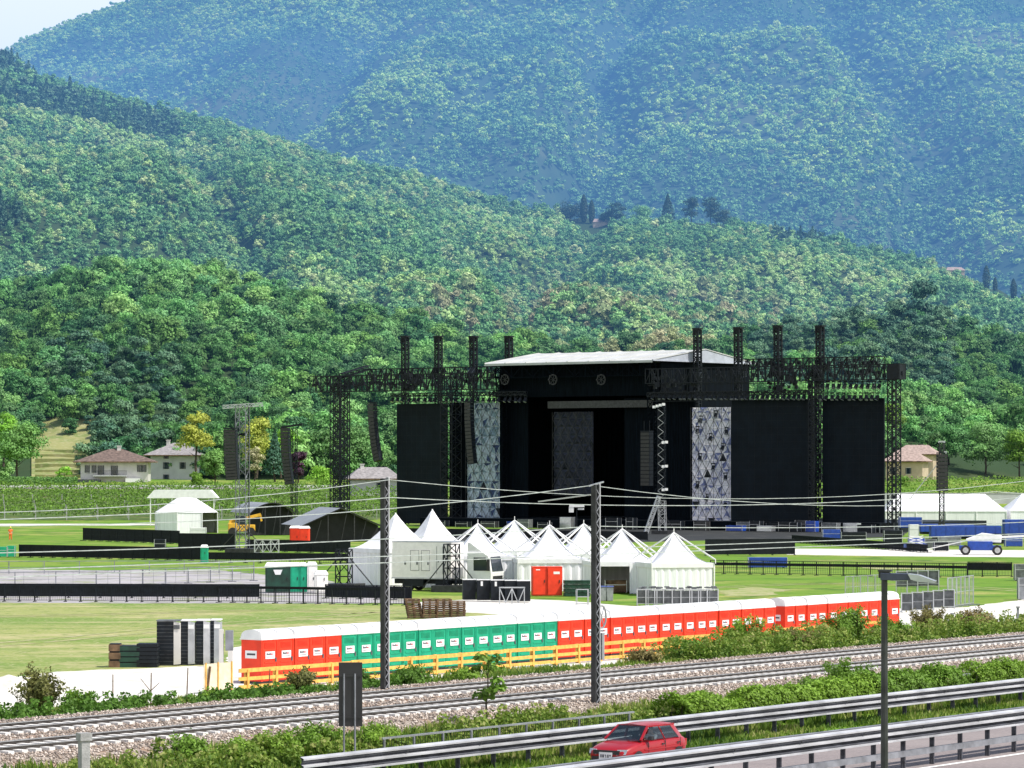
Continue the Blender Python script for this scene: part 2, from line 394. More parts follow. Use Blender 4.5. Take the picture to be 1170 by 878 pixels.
soilB = gmat('wood_floor', [(.035,.065,.025),((.09,.11,.045), .02, .55, .75)])
hill('far_mountain', hillA, 2600, 6900, 150, 200, soilA, 1)
hill('middle_hill', hillB, 980, 2900, 150, 200, soilB, 2)
hill('near_hill', hillC, 736, 1150, 90, 200, soilB, 3)

def make_gn():
    ng = bpy.data.node_groups.new('scatter_crowns', 'GeometryNodeTree')
    ng.interface.new_socket('Geometry', in_out='INPUT', socket_type='NodeSocketGeometry')
    ng.interface.new_socket('Collection', in_out='INPUT', socket_type='NodeSocketCollection')
    ng.interface.new_socket('Geometry', in_out='OUTPUT', socket_type='NodeSocketGeometry')
    gi = ng.nodes.new('NodeGroupInput'); go = ng.nodes.new('NodeGroupOutput')
    iop = ng.nodes.new('GeometryNodeInstanceOnPoints'); ci = ng.nodes.new('GeometryNodeCollectionInfo')
    ci.inputs['Separate Children'].default_value = True; ci.inputs['Reset Children'].default_value = True
    ci.transform_space = 'ORIGINAL'
    iop.inputs['Pick Instance'].default_value = True
    ns = ng.nodes.new('GeometryNodeInputNamedAttribute'); ns.data_type = 'FLOAT_VECTOR'; ns.inputs['Name'].default_value = 'scl'
    nr = ng.nodes.new('GeometryNodeInputNamedAttribute'); nr.data_type = 'FLOAT_VECTOR'; nr.inputs['Name'].default_value = 'rot'
    ni = ng.nodes.new('GeometryNodeInputNamedAttribute'); ni.data_type = 'INT'; ni.inputs['Name'].default_value = 'idx'
    er = ng.nodes.new('FunctionNodeEulerToRotation'); L = ng.links.new
    L(gi.outputs['Geometry'], iop.inputs['Points']); L(gi.outputs['Collection'], ci.inputs['Collection'])
    L(ci.outputs['Instances'], iop.inputs['Instance']); L(ni.outputs['Attribute'], iop.inputs['Instance Index'])
    L(nr.outputs['Attribute'], er.inputs[0]); L(er.outputs[0], iop.inputs['Rotation']); L(ns.outputs['Attribute'], iop.inputs['Scale'])
    L(iop.outputs['Instances'], go.inputs['Geometry']); return ng
GN = make_gn()
def scatter(name, label, cat, pts, scl, idx, protos, rng):
    col = bpy.data.collections.new(name+'_kinds')
    for i, me in enumerate(protos):
        o = bpy.data.objects.new('%s_%02d' % (name, i), me); col.objects.link(o)
    me = bpy.data.meshes.new(name); n = len(pts); me.vertices.add(n); me.vertices.foreach_set('co', pts.astype(np.float32).ravel())
    a = me.attributes.new('scl', 'FLOAT_VECTOR', 'POINT'); a.data.foreach_set('vector', scl.astype(np.float32).ravel())
    rot = np.zeros((n,3), dtype=np.float32); rot[:,2] = rng.uniform(0, 6.28, n)
    a = me.attributes.new('rot', 'FLOAT_VECTOR', 'POINT'); a.data.foreach_set('vector', rot.ravel())
    a = me.attributes.new('idx', 'INT', 'POINT'); a.data.foreach_set('value', idx.astype(np.int32))
    o = link(name, me); md = o.modifiers.new('scatter', 'NODES'); md.node_group = GN
    sid = [s for s in GN.interface.items_tree if s.name == 'Collection'][0].identifier
    md[sid] = col; tag(o, label, cat, kind='stuff'); return o
def jitgrid(fn, d0, d1, sp, rng, pxlo=-140, pxhi=1310):
    out = []; D = d0
    while D < d1:
        x0, x1 = (pxlo-CX)/F*D, (pxhi-CX)/F*D; n = int((x1-x0)/sp)
        X = np.linspace(x0, x1, n)+rng.uniform(-.45, .45, n)*sp; Y = D+rng.uniform(-.45, .45, n)*sp
        out.append(np.stack([X, Y], 1)); D += sp
    q = np.concatenate(out); px = q[:,0]/q[:,1]*F+CX; return q, px, fn(px, q[:,1])
rng = np.random.default_rng(5)
# far mountain woods
q, px, z = jitgrid(hillA, 2750, 6450, 10.0, rng)
den = fbm(q[:,0]/260, q[:,1]/500, 77, 4); keep = (den > -.85) & (rng.uniform(0,1,len(px)) < .93)
keep &= ~((np.abs(px-(618+(q[:,1]-3700)/26)) < 4) & (q[:,1] > 3500) & (q[:,1] < 4100))
q, px, z, den = q[keep], px[keep], z[keep], den[keep]; n = len(px)
s = rng.uniform(.55, 1.2, n)**1.3*(1.05+.45*den)
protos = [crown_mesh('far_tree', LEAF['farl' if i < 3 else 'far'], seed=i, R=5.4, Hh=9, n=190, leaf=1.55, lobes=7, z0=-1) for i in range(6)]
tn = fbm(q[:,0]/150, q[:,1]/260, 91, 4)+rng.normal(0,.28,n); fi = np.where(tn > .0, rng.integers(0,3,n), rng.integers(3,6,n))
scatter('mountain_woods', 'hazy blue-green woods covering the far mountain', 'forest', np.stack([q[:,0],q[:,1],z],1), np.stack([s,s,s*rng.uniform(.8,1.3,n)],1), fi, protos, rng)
# middle hill
q, px, z = jitgrid(hillB, 1050, 2560, 5.2, rng)
keep = rng.uniform(0,1,len(px)) < .96
keep &= ~((px > 1085) & (px < 1180) & (q[:,1] > 1120) & (q[:,1] < 1210))
keep &= ~((px > 700) & (px < 850) & (q[:,1] > 1060) & (q[:,1] < 1090))
keep &= ~((px > 642) & (px < 830) & (q[:,1] > interp([(0,2400),(600,2100),(1170,1750)], px)-70))
keep &= ~((px > 1070) & (px < 1170) & (q[:,1] > interp([(0,2400),(600,2100),(1170,1750)], px)-45))
q, px, z = q[keep], px[keep], z[keep]; n = len(px)
den = fbm(q[:,0]/60, q[:,1]/90, 41, 3); s = (rng.uniform(.55, 1.15, n)+.4*(rng.uniform(0,1,n) < .05))*(1+.45*den)
Dr = interp([(0,2400),(600,2100),(1170,1750)], px)
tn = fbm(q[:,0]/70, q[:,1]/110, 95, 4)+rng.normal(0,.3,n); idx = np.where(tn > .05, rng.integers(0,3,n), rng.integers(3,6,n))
yy = HY-(z-H)/q[:,1]*F
pine = ((fbm(q[:,0]/40, q[:,1]/60, 51, 3) > .42)) | ((px < 230) & (np.abs(yy-(112+.22*px)) < 14) & (px < 200)) | ((px > 880) & (px < 985) & (yy < 285)) | ((px<60)&(yy<92))
idx = np.where(pine & (rng.uniform(0,1,n) < .8), 6+rng.integers(0,2,n), idx)
brn = (yy > 340) & (px > 480) & (px < 900) & (rng.uniform(0,1,n) < .3); idx = np.where(brn, 8, idx)
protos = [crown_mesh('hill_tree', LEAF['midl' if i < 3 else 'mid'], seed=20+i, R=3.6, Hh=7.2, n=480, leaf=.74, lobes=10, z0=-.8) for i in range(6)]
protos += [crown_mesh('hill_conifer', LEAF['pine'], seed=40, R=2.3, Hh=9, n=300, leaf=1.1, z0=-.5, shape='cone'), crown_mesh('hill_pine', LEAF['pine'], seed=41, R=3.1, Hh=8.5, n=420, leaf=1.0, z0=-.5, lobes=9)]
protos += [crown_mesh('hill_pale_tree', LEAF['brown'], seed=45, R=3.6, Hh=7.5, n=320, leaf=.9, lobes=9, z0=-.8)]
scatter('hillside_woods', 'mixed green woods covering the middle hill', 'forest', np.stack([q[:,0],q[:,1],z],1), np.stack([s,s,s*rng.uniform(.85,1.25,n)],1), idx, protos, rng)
# near hill
q, px, z = jitgrid(hillC, 742, 1040, 5.2, rng)
yy = HY-(z-H)/q[:,1]*F
keep = ~((px > 35) & (px < 96) & (yy > 500)) & ~((px > 985) & (yy > 535) ) & ~((px>1075)&(px<1180)&(yy>520))
q, px, z, yy = q[keep], px[keep], z[keep], yy[keep]; n = len(px)
den = fbm(q[:,0]/22, q[:,1]/30, 61, 3); s = (rng.uniform(.5, 1.1, n)+.3*(rng.uniform(0,1,n) < .04))*(1+.5*den)
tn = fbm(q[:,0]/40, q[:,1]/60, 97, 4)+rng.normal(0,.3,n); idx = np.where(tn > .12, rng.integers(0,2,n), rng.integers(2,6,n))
pine = ((px > 860) & (px < 1090) & (yy < 470) & (rng.uniform(0,1,n) < .75)) | (den > .5) | ((px>60)&(px<210)&(yy>420)&(rng.uniform(0,1,n)<.55))
idx = np.where(pine, 6+rng.integers(0,2,n), idx)
br = (px > 640) & (px < 830) & (yy < 420) & (rng.uniform(0,1,n) < .7); idx = np.where(br, 8, idx)
br = (fbm(q[:,0]/30, q[:,1]/40, 71, 2) > .3)& (rng.uniform(0,1,n) < .5) & ~pine; idx = np.where(br, 9, idx)
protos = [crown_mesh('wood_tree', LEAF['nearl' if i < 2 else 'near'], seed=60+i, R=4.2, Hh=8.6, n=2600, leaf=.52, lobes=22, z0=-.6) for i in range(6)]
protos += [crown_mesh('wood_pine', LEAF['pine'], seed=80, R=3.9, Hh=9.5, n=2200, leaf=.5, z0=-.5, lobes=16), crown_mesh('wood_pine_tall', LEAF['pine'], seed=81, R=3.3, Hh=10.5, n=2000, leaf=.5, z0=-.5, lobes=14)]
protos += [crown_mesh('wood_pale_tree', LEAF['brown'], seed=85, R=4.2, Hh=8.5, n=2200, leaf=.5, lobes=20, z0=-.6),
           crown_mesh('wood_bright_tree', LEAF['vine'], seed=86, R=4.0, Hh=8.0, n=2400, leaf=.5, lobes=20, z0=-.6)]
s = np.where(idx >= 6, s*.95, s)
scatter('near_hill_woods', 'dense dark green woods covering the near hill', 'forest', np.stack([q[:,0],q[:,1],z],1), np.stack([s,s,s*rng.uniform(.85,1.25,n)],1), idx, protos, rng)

# ------------------------------------------------------------------ haze: air volume whose emission paints in the light scattered before the mountain
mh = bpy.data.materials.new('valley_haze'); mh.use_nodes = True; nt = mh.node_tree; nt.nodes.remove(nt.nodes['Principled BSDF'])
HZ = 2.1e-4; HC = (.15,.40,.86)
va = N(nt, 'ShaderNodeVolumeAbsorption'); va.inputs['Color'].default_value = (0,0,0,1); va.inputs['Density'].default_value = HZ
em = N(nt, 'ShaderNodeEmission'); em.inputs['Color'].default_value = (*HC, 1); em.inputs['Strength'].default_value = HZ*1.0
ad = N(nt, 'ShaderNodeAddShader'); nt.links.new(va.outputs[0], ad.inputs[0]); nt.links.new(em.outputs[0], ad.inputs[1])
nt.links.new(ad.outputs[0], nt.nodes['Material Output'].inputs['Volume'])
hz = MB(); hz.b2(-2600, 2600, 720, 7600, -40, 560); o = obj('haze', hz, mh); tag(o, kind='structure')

# ------------------------------------------------------------------ ground sheet
grass = gmat('meadow_grass', [(.12,.24,.02),((.19,.27,.04), .035, .42, .62),((.34,.33,.10), .10, .53, .66),((.06,.14,.015), .25, .52, .64),((.10,.20,.02), 2.2, .5, .7)])
dl = [-600,-200,-50,20,45,55,62,66,68,71.5,79,86,88,93]+list(np.arange(100, 700, 9))+[760,900,1200,2000,4000,9000]
tl = [-3000,-1200,-500,-200]+list(np.arange(-50, 900, 9))+[1000,1300,2000,4000,9000]
v = []; 
for d in dl:
    for t in tl:
        p = W(t, d); v.append((p.x, p.y, ground_z(p.x, p.y)))
i = np.arange(len(dl)*len(tl)).reshape(len(dl), len(tl))
f = np.stack([i[:-1,:-1], i[:-1,1:], i[1:,1:], i[1:,:-1]], -1).reshape(-1,4)
tag(link('ground', npmesh('ground', np.array(v), f, grass)), kind='structure')

def sheet(name, pts, z, m, jit=.15, step=1.2):
    """flat sheet with a slightly ragged outline; pts are ground points"""
    out = []; n = len(pts); r = random.Random(len(name)*7+n)
    for k in range(n):
        a, b = Vector(pts[k]), Vector(pts[(k+1)%n]); L = (b-a).length; q = max(1, min(120, int(L/step)))
        for j in range(q):
            p = a.lerp(b, j/q); out.append((p.x+r.uniform(-jit,jit), p.y+r.uniform(-jit,jit)*1.5, z))
    me = bpy.data.meshes.new(name); me.from_pydata(out, [], [tuple(range(len(out)))]); me.materials.append(m); me.update()
    return tag(link(name, me), kind='structure')
gravelw = gmat('white_gravel', [(.68,.66,.62),((.55,.52,.46), .5, .45, .7),((.40,.37,.30), 2.5, .55, .75)])
drym = gmat('dry_mown_grass', [(.28,.31,.10),((.15,.24,.045), .07, .46, .58, (.5,1,1)),((.40,.37,.18), .16, .5, .62, (.6,1,1)),((.13,.20,.04), .9, .52, .66),((.42,.38,.22), 3, .54, .66)])
greym = gmat('grey_hardstanding', [(.40,.38,.40),((.30,.29,.28), .25, .45, .6),((.24,.27,.14), .35, .54, .64)])
g = G
sheet('field', [g(-120,689),g(300,690),g(470,692),g(610,694),g(600,703),g(470,716),g(300,730),g(270,762),g(60,768),g(-120,790)], .004, drym, .3)
sheet('hardstanding', [g(-160,651),g(250,652),g(380,664),g(400,676),g(470,686),g(470,690),g(-160,689)], .004, greym, .3)
sheet('gravel_road', [g(255,792),g(262,742),g(340,724),g(440,714),g(600,703),g(700,695),g(815,690),g(880,686),g(1035,696),g(1105,694),g(1180,684),g(1330,680),g(1330,712),g(1170,722),g(1030,730),g(900,741),g(640,765),g(400,787)], .012, gravelw, .2)
sheet('gravel_yard', [g(-120,790),g(0,776),g(60,768),g(264,760),g(262,796),g(150,806),g(40,817),g(-120,835)], .008, gravelw, .2)
sheet('stage_apron', [g(380,604.5),g(1040,604.5),g(1030,614),g(905,617),g(800,618),g(640,622),g(400,617)], .006, gmat('dark_matting', [(.035,.038,.04),((.10,.10,.09), .3, .55, .7)]), .2)
sheet('truck_yard', [g(470,689),g(560,684),g(640,686),g(735,694),g(690,700),g(600,704),g(480,697)], .008, gravelw, .2)
sheet('site_road', [g(900,627),g(1170,629),g(1400,629),g(1400,637),g(1170,637),g(1040,636),g(900,634)], .008, gravelw, .2)
sheet('site_lane', [g(-200,598.6),g(200,598.8),g(200,600.6),g(-200,600.8)], .01, gravelw, .2)

# worn vehicle tracks across the meadow and soil under the vines
wornm = gmat('worn_grass', [(.34,.33,.16),((.20,.27,.06), .5, .45, .6),((.42,.39,.26), 1.5, .52, .66)])
def worn(name, pts, wd):
    for off in (-wd, wd):
        a = []; b_ = []
        for k, (px, py) in enumerate(pts):
            p = g(px, py); q = g(*pts[min(k+1, len(pts)-1)]); r = g(*pts[max(k-1, 0)]); d = (q-r).normalized(); nn = Vector((-d.y, d.x, 0))
            a.append(p+nn*(off-.28)); b_.append(p+nn*(off+.28))
        sheet(name, a+b_[::-1], .016, wornm, .10, .8)
worn('wheel_track', [(-60,742),(100,728),(220,716),(330,708),(430,701),(520,697)], .95)
worn('wheel_track', [(-60,706),(90,703),(240,699),(330,697),(420,701)], .95)
worn('wheel_track', [(806,672),(900,668),(1000,667),(1100,671),(1230,679)], .95)
worn('wheel_track', [(812,645),(900,640),(1000,641),(1200,645)], .95)
worn('wheel_track', [(-60,611),(60,609),(170,611),(300,618)], .95)
sheet('worn_patch', [g(820,676),g(860,671),(g(900,674)),g(880,681),g(835,682)], .014, wornm, .4)
sheet('worn_patch', [g(980,648.5),g(1040,646.5),g(1090,648),g(1060,651),g(1000,651)], .014, wornm, .4)
sheet('worn_patch', [g(120,735),g(170,729),g(260,731),g(200,742)], .014, wornm, .4)
# ================================================================== railway, motorway and the verge (frame: x = t along, y = d across)
def RW(name, label, cat, t=0, d=0, z=0, group=None):       # thing turned with the railway
    return thing(name, label, cat, W(t, d, z), RA, group)
# ballast bed
ballm = gmat('ballast_stone', [(.31,.26,.22),((.46,.41,.36), 5, .5, .56),((.13,.10,.085), 7, .5, .58),((.33,.21,.14), .9, .5, .66)], .95, 1.0, 9)
T0, T1 = T(-420, 80), T(1330, 80)
mb = MB(); prof = [(71.2,.25),(73.0,.72),(85.0,.72),(86.6,.25)]
NT = 160
for k in range(NT+1):
    t = T0+(T1-T0)*k/NT
    for d, z in prof: p = W(t, d, z); mb.v.append(tuple(p))
for k in range(NT):
    for j in range(3):
        a = k*4+j; mb.f.append([a, a+4, a+5, a+1]); mb.m.append(0)
tag(obj('ballast_bed', mb, ballm), kind='structure')
# loose stones on the bed
rng = np.random.default_rng(3); n = 60000
t = rng.uniform(T0, T1, n); d = 71+rng.uniform(0,1,n)**1.5*14.8; z = np.interp(d, [70.9]+[p[0] for p in prof], [.2]+[p[1] for p in prof])+.02
base = np.array([[1,0,0],[0,1,0],[-1,0,0],[0,-1,0],[0,0,.8],[0,0,-.8]]); fo = np.array([[0,1,4],[1,2,4],[2,3,4],[3,0,4],[1,0,5],[2,1,5],[3,2,5],[0,3,5]])
sz = rng.uniform(.03, .07, n); A = rng.uniform(0, 6.28, n); ca, sa = np.cos(A), np.sin(A)
vv = base[None]*sz[:,None,None]*rng.uniform(.6, 1.3, (n,6,1)); x = vv[...,0]*ca[:,None]-vv[...,1]*sa[:,None]; y = vv[...,0]*sa[:,None]+vv[...,1]*ca[:,None]
cx = d*M_[0]+t*R_[0]; cy = d*M_[1]+t*R_[1]
V = np.stack([x+cx[:,None], y+cy[:,None], vv[...,2]+z[:,None]], -1).reshape(-1,3)
Fc = (fo[None]+(np.arange(n)*6)[:,None,None]).reshape(-1,3)
stm, nt, b = nodes('loose_stone'); at = N(nt, 'ShaderNodeAttribute'); at.attribute_name = 'tone'; r = N(nt, 'ShaderNodeValToRGB')
r.color_ramp.elements[0].color = (.12,.10,.09,1); r.color_ramp.elements[1].color = (.66,.58,.52,1); e = r.color_ramp.elements.new(.5); e.color = (.34,.27,.22,1)
nt.links.new(at.outputs['Fac'], r.inputs[0]); nt.links.new(r.outputs[0], b.inputs['Base Color']); b.inputs['Roughness'].default_value = .95
tag(link('ballast_stones', npmesh('ballast_stones', V, Fc, stm, np.repeat(rng.uniform(0,1,n), 6))), 'loose pale and rusty ballast stones under both tracks', 'gravel', kind='stuff')

def track(dc, label):
    o = thing('railway_track', label, 'railway track', (0,0,0), 0); 
    for s in (-1, 1):
        mb = MB(); dd = dc+s*.78
        mb.beam(W(T0,dd,.81), W(T1,dd,.81), .14, .02); mb.beam(W(T0,dd,.85), W(T1,dd,.85), .03, .10)
        rl = obj('rail', mb, MT['rail'], o); mb = MB(); mb.beam(W(T0,dd,.905), W(T1,dd,.905), .075, .03); obj('rail_head', mb, MT['railtop'], rl)
    ts = list(np.arange(T0+1, T1, .62)); rest = MB(); sl = None
    def sleeper(mb, t):
        c = W(t, dc, .765); mb.box(c, (.26, 2.5, .11), RA)
    for i, t in enumerate(ts):
        if i < 100:
            mb = MB(); mb.box((0,0,0), (.26,2.5,.11), RA)
            if sl is None: sl = mb.mesh('sleeper', MT['sleeper'])
            link('sleeper', sl, o, W(t, dc, .765))
        else: sleeper(rest, t)
    tag(obj('sleepers', rest, MT['sleeper'], o), kind='stuff'); return o
track(75.9, 'railway track nearer the motorway, rusty rails on pale concrete sleepers')
track(81.2, 'railway track nearer the portable toilets, rusty rails on pale concrete sleepers')

# motorway
asph = gmat('motorway_asphalt', [(.27,.235,.23),((.22,.19,.19), .4, .4, .65, (.2,1,1)),((.32,.28,.27), 6, .5, .7)], .9, .3, 30)
def strip(name, d0, d1, z, m, t0=None, t1=None):
    mb = MB(); t0 = T(-300, 60) if t0 is None else t0; t1 = T(1700, 60) if t1 is None else t1
    mb.quad(W(t0,d0,z), W(t1,d0,z), W(t1,d1,z), W(t0,d1,z)); return tag(obj(name, mb, m), kind='structure')
strip('motorway', 36, 65.3, -.345, asph)
whm = gmat('road_paint', [(.78,.78,.76),((.5,.48,.46), 2, .55, .8)], .8, .1)
strip('edge_line', 55.15, 55.38, -.339, whm); strip('edge_line', 58.2, 58.4, -.339, whm); strip('edge_line', 64.9, 65.1, -.339, whm)

def wbeam(mb, t0, t1, d, zt, hb=.5, face=-1):
    """three-wave beam profile facing the camera side (face=-1)"""
    zs = np.linspace(zt-hb, zt, 22); pr = [(d+face*(.06+.055*math.cos((zz-(zt-hb))/hb*3*2*math.pi+math.pi)), zz) for zz in zs]
    n = len(pr); vs = [W(t0,a,b) for a,b in pr]+[W(t1,a,b) for a,b in pr]
    mb.add(vs, [(i, n+i, n+i+1, i+1) for i in range(n-1)])
    mb.beam(W(t0, d+face*.02, zt), W(t1, d+face*.02, zt), .08, .02)
def guardrail(label, d, zt, rub, double, tA, tB, z0=-.35):
    o = thing('guardrail', label, 'guardrail', (0,0,0)); sp = 2.0
    b = MB(); t = tA
    while t < tB:                                                 # lapped lengths of beam
        wbeam(b, t, min(t+4.1, tB), d-.10-(.006 if int(t/4)%2 else 0), zt)
        t += 4.0
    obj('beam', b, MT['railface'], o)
    # sunlight on the rolled ridges painted in as brighter zinc lips
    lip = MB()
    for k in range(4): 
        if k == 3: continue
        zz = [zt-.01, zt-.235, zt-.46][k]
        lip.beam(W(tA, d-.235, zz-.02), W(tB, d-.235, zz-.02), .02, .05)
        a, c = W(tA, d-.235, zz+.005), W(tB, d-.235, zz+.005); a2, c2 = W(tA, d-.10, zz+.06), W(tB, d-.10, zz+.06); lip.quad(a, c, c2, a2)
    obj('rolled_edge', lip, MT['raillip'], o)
    if double:
        b = MB(); wbeam(b, tA, tB, d+.42, zt, .5, 1); b.beam(W(tA,d+.40,zt+.01), W(tB,d+.40,zt+.01), .22, .02); obj('rear_beam', b, MT['galvd'], o)
    if rub:
        b = MB(); b.beam(W(tA,d-.08,z0+.48), W(tB,d-.08,z0+.48), .05, .17); b.beam(W(tA,d+.0,z0+.575), W(tB,d+.0,z0+.575), .16, .02); obj('lower_rail', b, MT['galvd'], o)
    t = tA+.4; pm = None; i = 0
    while t < tB and i < 98:
        if pm is None:
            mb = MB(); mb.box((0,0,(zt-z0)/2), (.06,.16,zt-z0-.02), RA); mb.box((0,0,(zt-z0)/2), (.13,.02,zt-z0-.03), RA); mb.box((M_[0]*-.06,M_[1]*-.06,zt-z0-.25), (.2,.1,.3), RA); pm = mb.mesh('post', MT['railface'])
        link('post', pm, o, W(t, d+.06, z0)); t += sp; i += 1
    # bolts and reflector
    mb = MB(); t = tA+1.3
    while t < tB: mb.box(W(t, d-.225, zt-.12), (.07,.02,.05), RA); t += 4
    obj('bolt_row', mb, MT['darksteel'], o)
    return o
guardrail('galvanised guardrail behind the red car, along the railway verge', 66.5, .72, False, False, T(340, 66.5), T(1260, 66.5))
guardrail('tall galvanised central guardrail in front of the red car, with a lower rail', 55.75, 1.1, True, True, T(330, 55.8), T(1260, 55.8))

# railing behind far guardrail
o = thing('mesh_railing', 'dark mesh railing on the grass behind the guardrail, left of the red car', 'railing', (0,0,0))
tA, tB = T(437, 68), T(724, 68); mb = MB(); mb.beam(W(tA,68,.86), W(tB,68,.86), .07, .06); obj('top_rail', mb, MT['galv'], o)
mb = MB(); mb.beam(W(tA,68,0), W(tB,68,0), .04, .04)
t = tA
while t < tB: mb.beam(W(t,68.02,-.05), W(t,68.02,.84), .014); t += .13
obj('mesh_panel', mb, MT['plast'], o)
pm = None; t = tA
while t <= tB:
    if pm is None: pb = MB(); pb.box((0,0,.48), (.06,.06,.98), RA); pm = pb.mesh('post', MT['galvd'])
    link('post', pm, o, W(t, 67.93, -.14)); t += 1.6

# ------------------------------------------------------------------ portable toilets
PT = 1.16
def toilet(kind):
    m = MT[kind]; o = RW('portable_toilet', '', 'portable toilet')
    b = MB(); b.b2(-.55,.55,0,1.14,.10,1.94); obj('cabin', b, m, o, bevel=.03)
    b = MB(); b.b2(-.57,.57,-.01,1.16,0,.12); obj('base', b, MT['plast'], o)
    b = MB()
    for x in (-.56,.50): b.b2(x,x+.06,-.035,.02,.12,1.98)
    b.b2(-.50,.50,-.035,.02,1.88,1.98); fr = obj('door_frame', b, m, o)
    b = MB(); b.b2(-.47,.47,-.025,.0,.16,1.86)
    for k in range(5): b.b2(-.36,.36,-.045,-.02,1.58+k*.052,1.605+k*.052)
    for k in range(4): b.b2(-.36,.36,-.045,-.02,.4+k*.17,.47+k*.17)
    dr = obj('door', b, m, o)
    b = MB(); b.b2(.36,.42,-.075,-.02,.95,1.15); obj('handle', b, MT['greymet'], dr)
    b = MB(); b.b2(-.31,.33,-.052,-.045,1.10,1.42); st = obj('sticker', b, MT['sticker'], dr)
    b = MB(); x = -.24
    for k, wd in enumerate((.06,.05,.055,.05,.06,.05)):
        b.b2(x,x+wd,-.057,-.052,1.26,1.26+(.10 if k in (0,3) else .075),0 if k < 4 else 1); x += wd+.018
    b.b2(-.24,.25,-.057,-.052,1.17,1.19,0); obj('lettering', b, [MT['ink'], MT['inkr']], st)
    b = MB()                                              # low domed roof
    nx = 10
    for k in range(nx):
        a0, a1 = math.pi*k/nx, math.pi*(k+1)/nx
        y0, y1 = .57-.62*math.cos(a0), .57-.62*math.cos(a1); z0, z1 = 1.98+.40*math.sin(a0)**.6, 1.98+.40*math.sin(a1)**.6
        b.add([(-.58,y0,1.96),(-.58,y1,1.96),(-.50,y1,z1),(-.50,y0,z0),(.58,y0,1.96),(.58,y1,1.96),(.50,y1,z1),(.50,y0,z0)],
              [(3,2,6,7),(0,1,2,3),(7,6,5,4)])
    b.b2(-.58,.58,-.05,1.19,1.93,1.985); r = obj('roof', b, MT['roofp'], o)
    b = MB(); b.b2(-.556,-.551,.25,.9,1.12,1.46); ss = obj('sticker', b, MT['sticker'], o)
    b = MB(); b.b2(-.561,-.556,.33,.8,1.26,1.34); obj('lettering', b, MT['ink'], ss)
    return o
dT = 97.4; tS = T(298, dT); proto = {}
runs = []
tR1 = T(384, dT); tG = T(628, dT); tR2 = T(876, dT); tR3 = T(905, dT); tE = T(1030, dT)
n1 = round((tR1-tS)/PT)+0; n2 = round((tG-tR1)/PT); n3 = round((tR2-tG)/PT)
tt = tS+.55; seq = [('red', 'one of the red portable toilets left of the green ones', 'red portable toilets at the left end')]*n1
seq += [('green', 'one of the green portable toilets in the long row behind the fence', 'green portable toilets in the long row')]*n2
seq += [('red', 'one of the red portable toilets between the green ones and the gap', 'red portable toilets right of the green ones')]*n3
spot = [(tt+k*PT, *s) for k, s in enumerate(seq)]
t3 = T(903, dT); k = 0
while t3+k*PT < tE-.3: spot.append((t3+k*PT, 'red', 'one of the red portable toilets in the separate right-hand row', 'red portable toilets past the gap')); k += 1
ends = {0: 'leftmost red portable toilet, its sticker side wall showing beside pale boards', len(seq)-1: 'last red portable toilet of the long row, left of the gap', len(seq): 'first red portable toilet right of the gap, its side wall showing', len(spot)-1: 'rightmost red portable toilet, beside stacked grey crowd barriers',
        n1-1: 'red portable toilet touching the first green one at its left', n1: 'leftmost green portable toilet, next to the last of the left red ones', n1+n2-1: 'rightmost green portable toilet, next to a red one', n1+n2: 'red portable toilet touching the last green one on its right'}
jr = random.Random(4)
for i, (t, kd, lab, grp) in enumerate(spot):
    p = W(t, dT+jr.uniform(-.05,.05), 0)
    if kd not in proto: o = proto[kd] = toilet(kd); o.location = p
    else: o = dup(proto[kd], loc=p)
    o.rotation_euler[2] = RA+jr.uniform(-.02,.02)
    o['label'] = ends.get(i, lab); o['group'] = grp
    if i in ends and i not in (): o['group'] = grp

# wooden fence in front of them
tA, tB = T(272, 95.2), T(812, 95.2)
o = thing('wooden_fence', 'pale pine post and rail fence in front of the portable toilets', 'fence', (0,0,0))
for z, h in ((.86,.17),(.50,.15),(.16,.15)):
    b = MB(); t = tA
    while t < tB-.5:
        e = min(t+3.9, tB); b.beam(W(t, 95.16, z+jr.uniform(-.02,.02)), W(e, 95.16, z+jr.uniform(-.02,.02)), .035, h); t = e+.02
    obj('rail', b, MT['wood'], o)
t = tA+.6; pm = None
while t < tB:
    if pm is None: pb = MB(); pb.box((0,0,.45), (.15,.10,.98), RA); pb.box((M_[0]*-.13,M_[1]*-.13,.44), (.13,.03,.92), RA); pm = pb.mesh('post', MT['wood'])
    link('post', pm, o, W(t, 95.26, .0)); t += 1.95
o = thing('wooden_fence', 'short pale wooden fence below the separate right-hand toilet row', 'fence', (0,0,0)); tA, tB = T(886, 95.2), T(1010, 95.2)
for z in (.9,.5): b = MB(); b.beam(W(tA,95.2,z), W(tB,95.2,z), .035, .14); obj('rail', b, MT['wood'], o)
t = tA
while t < tB: link('post', pm, o, W(t, 95.3, -.1)); t += 2.2
# pale board panel at the left end
o = RW('board_panel', 'pale board hoarding at the left end of the toilets, between gravel and fence', 'hoarding', T(256, 95), 95.3)
b = MB(); b.b2(-.95,.95,-.02,.02,.05,1.25); obj('board', b, MT['woodp'], o)
b = MB(); [b.b2(x,x+.06,-.06,-.02,0,1.3) for x in (-.9,-.1,.8)]; obj('batten', b, MT['wood'], o)
b = MB(); b.beam((-.85,-.09,0),(-.7,-.12,1.15),.07); obj('brace', b, MT['woodd'], o)

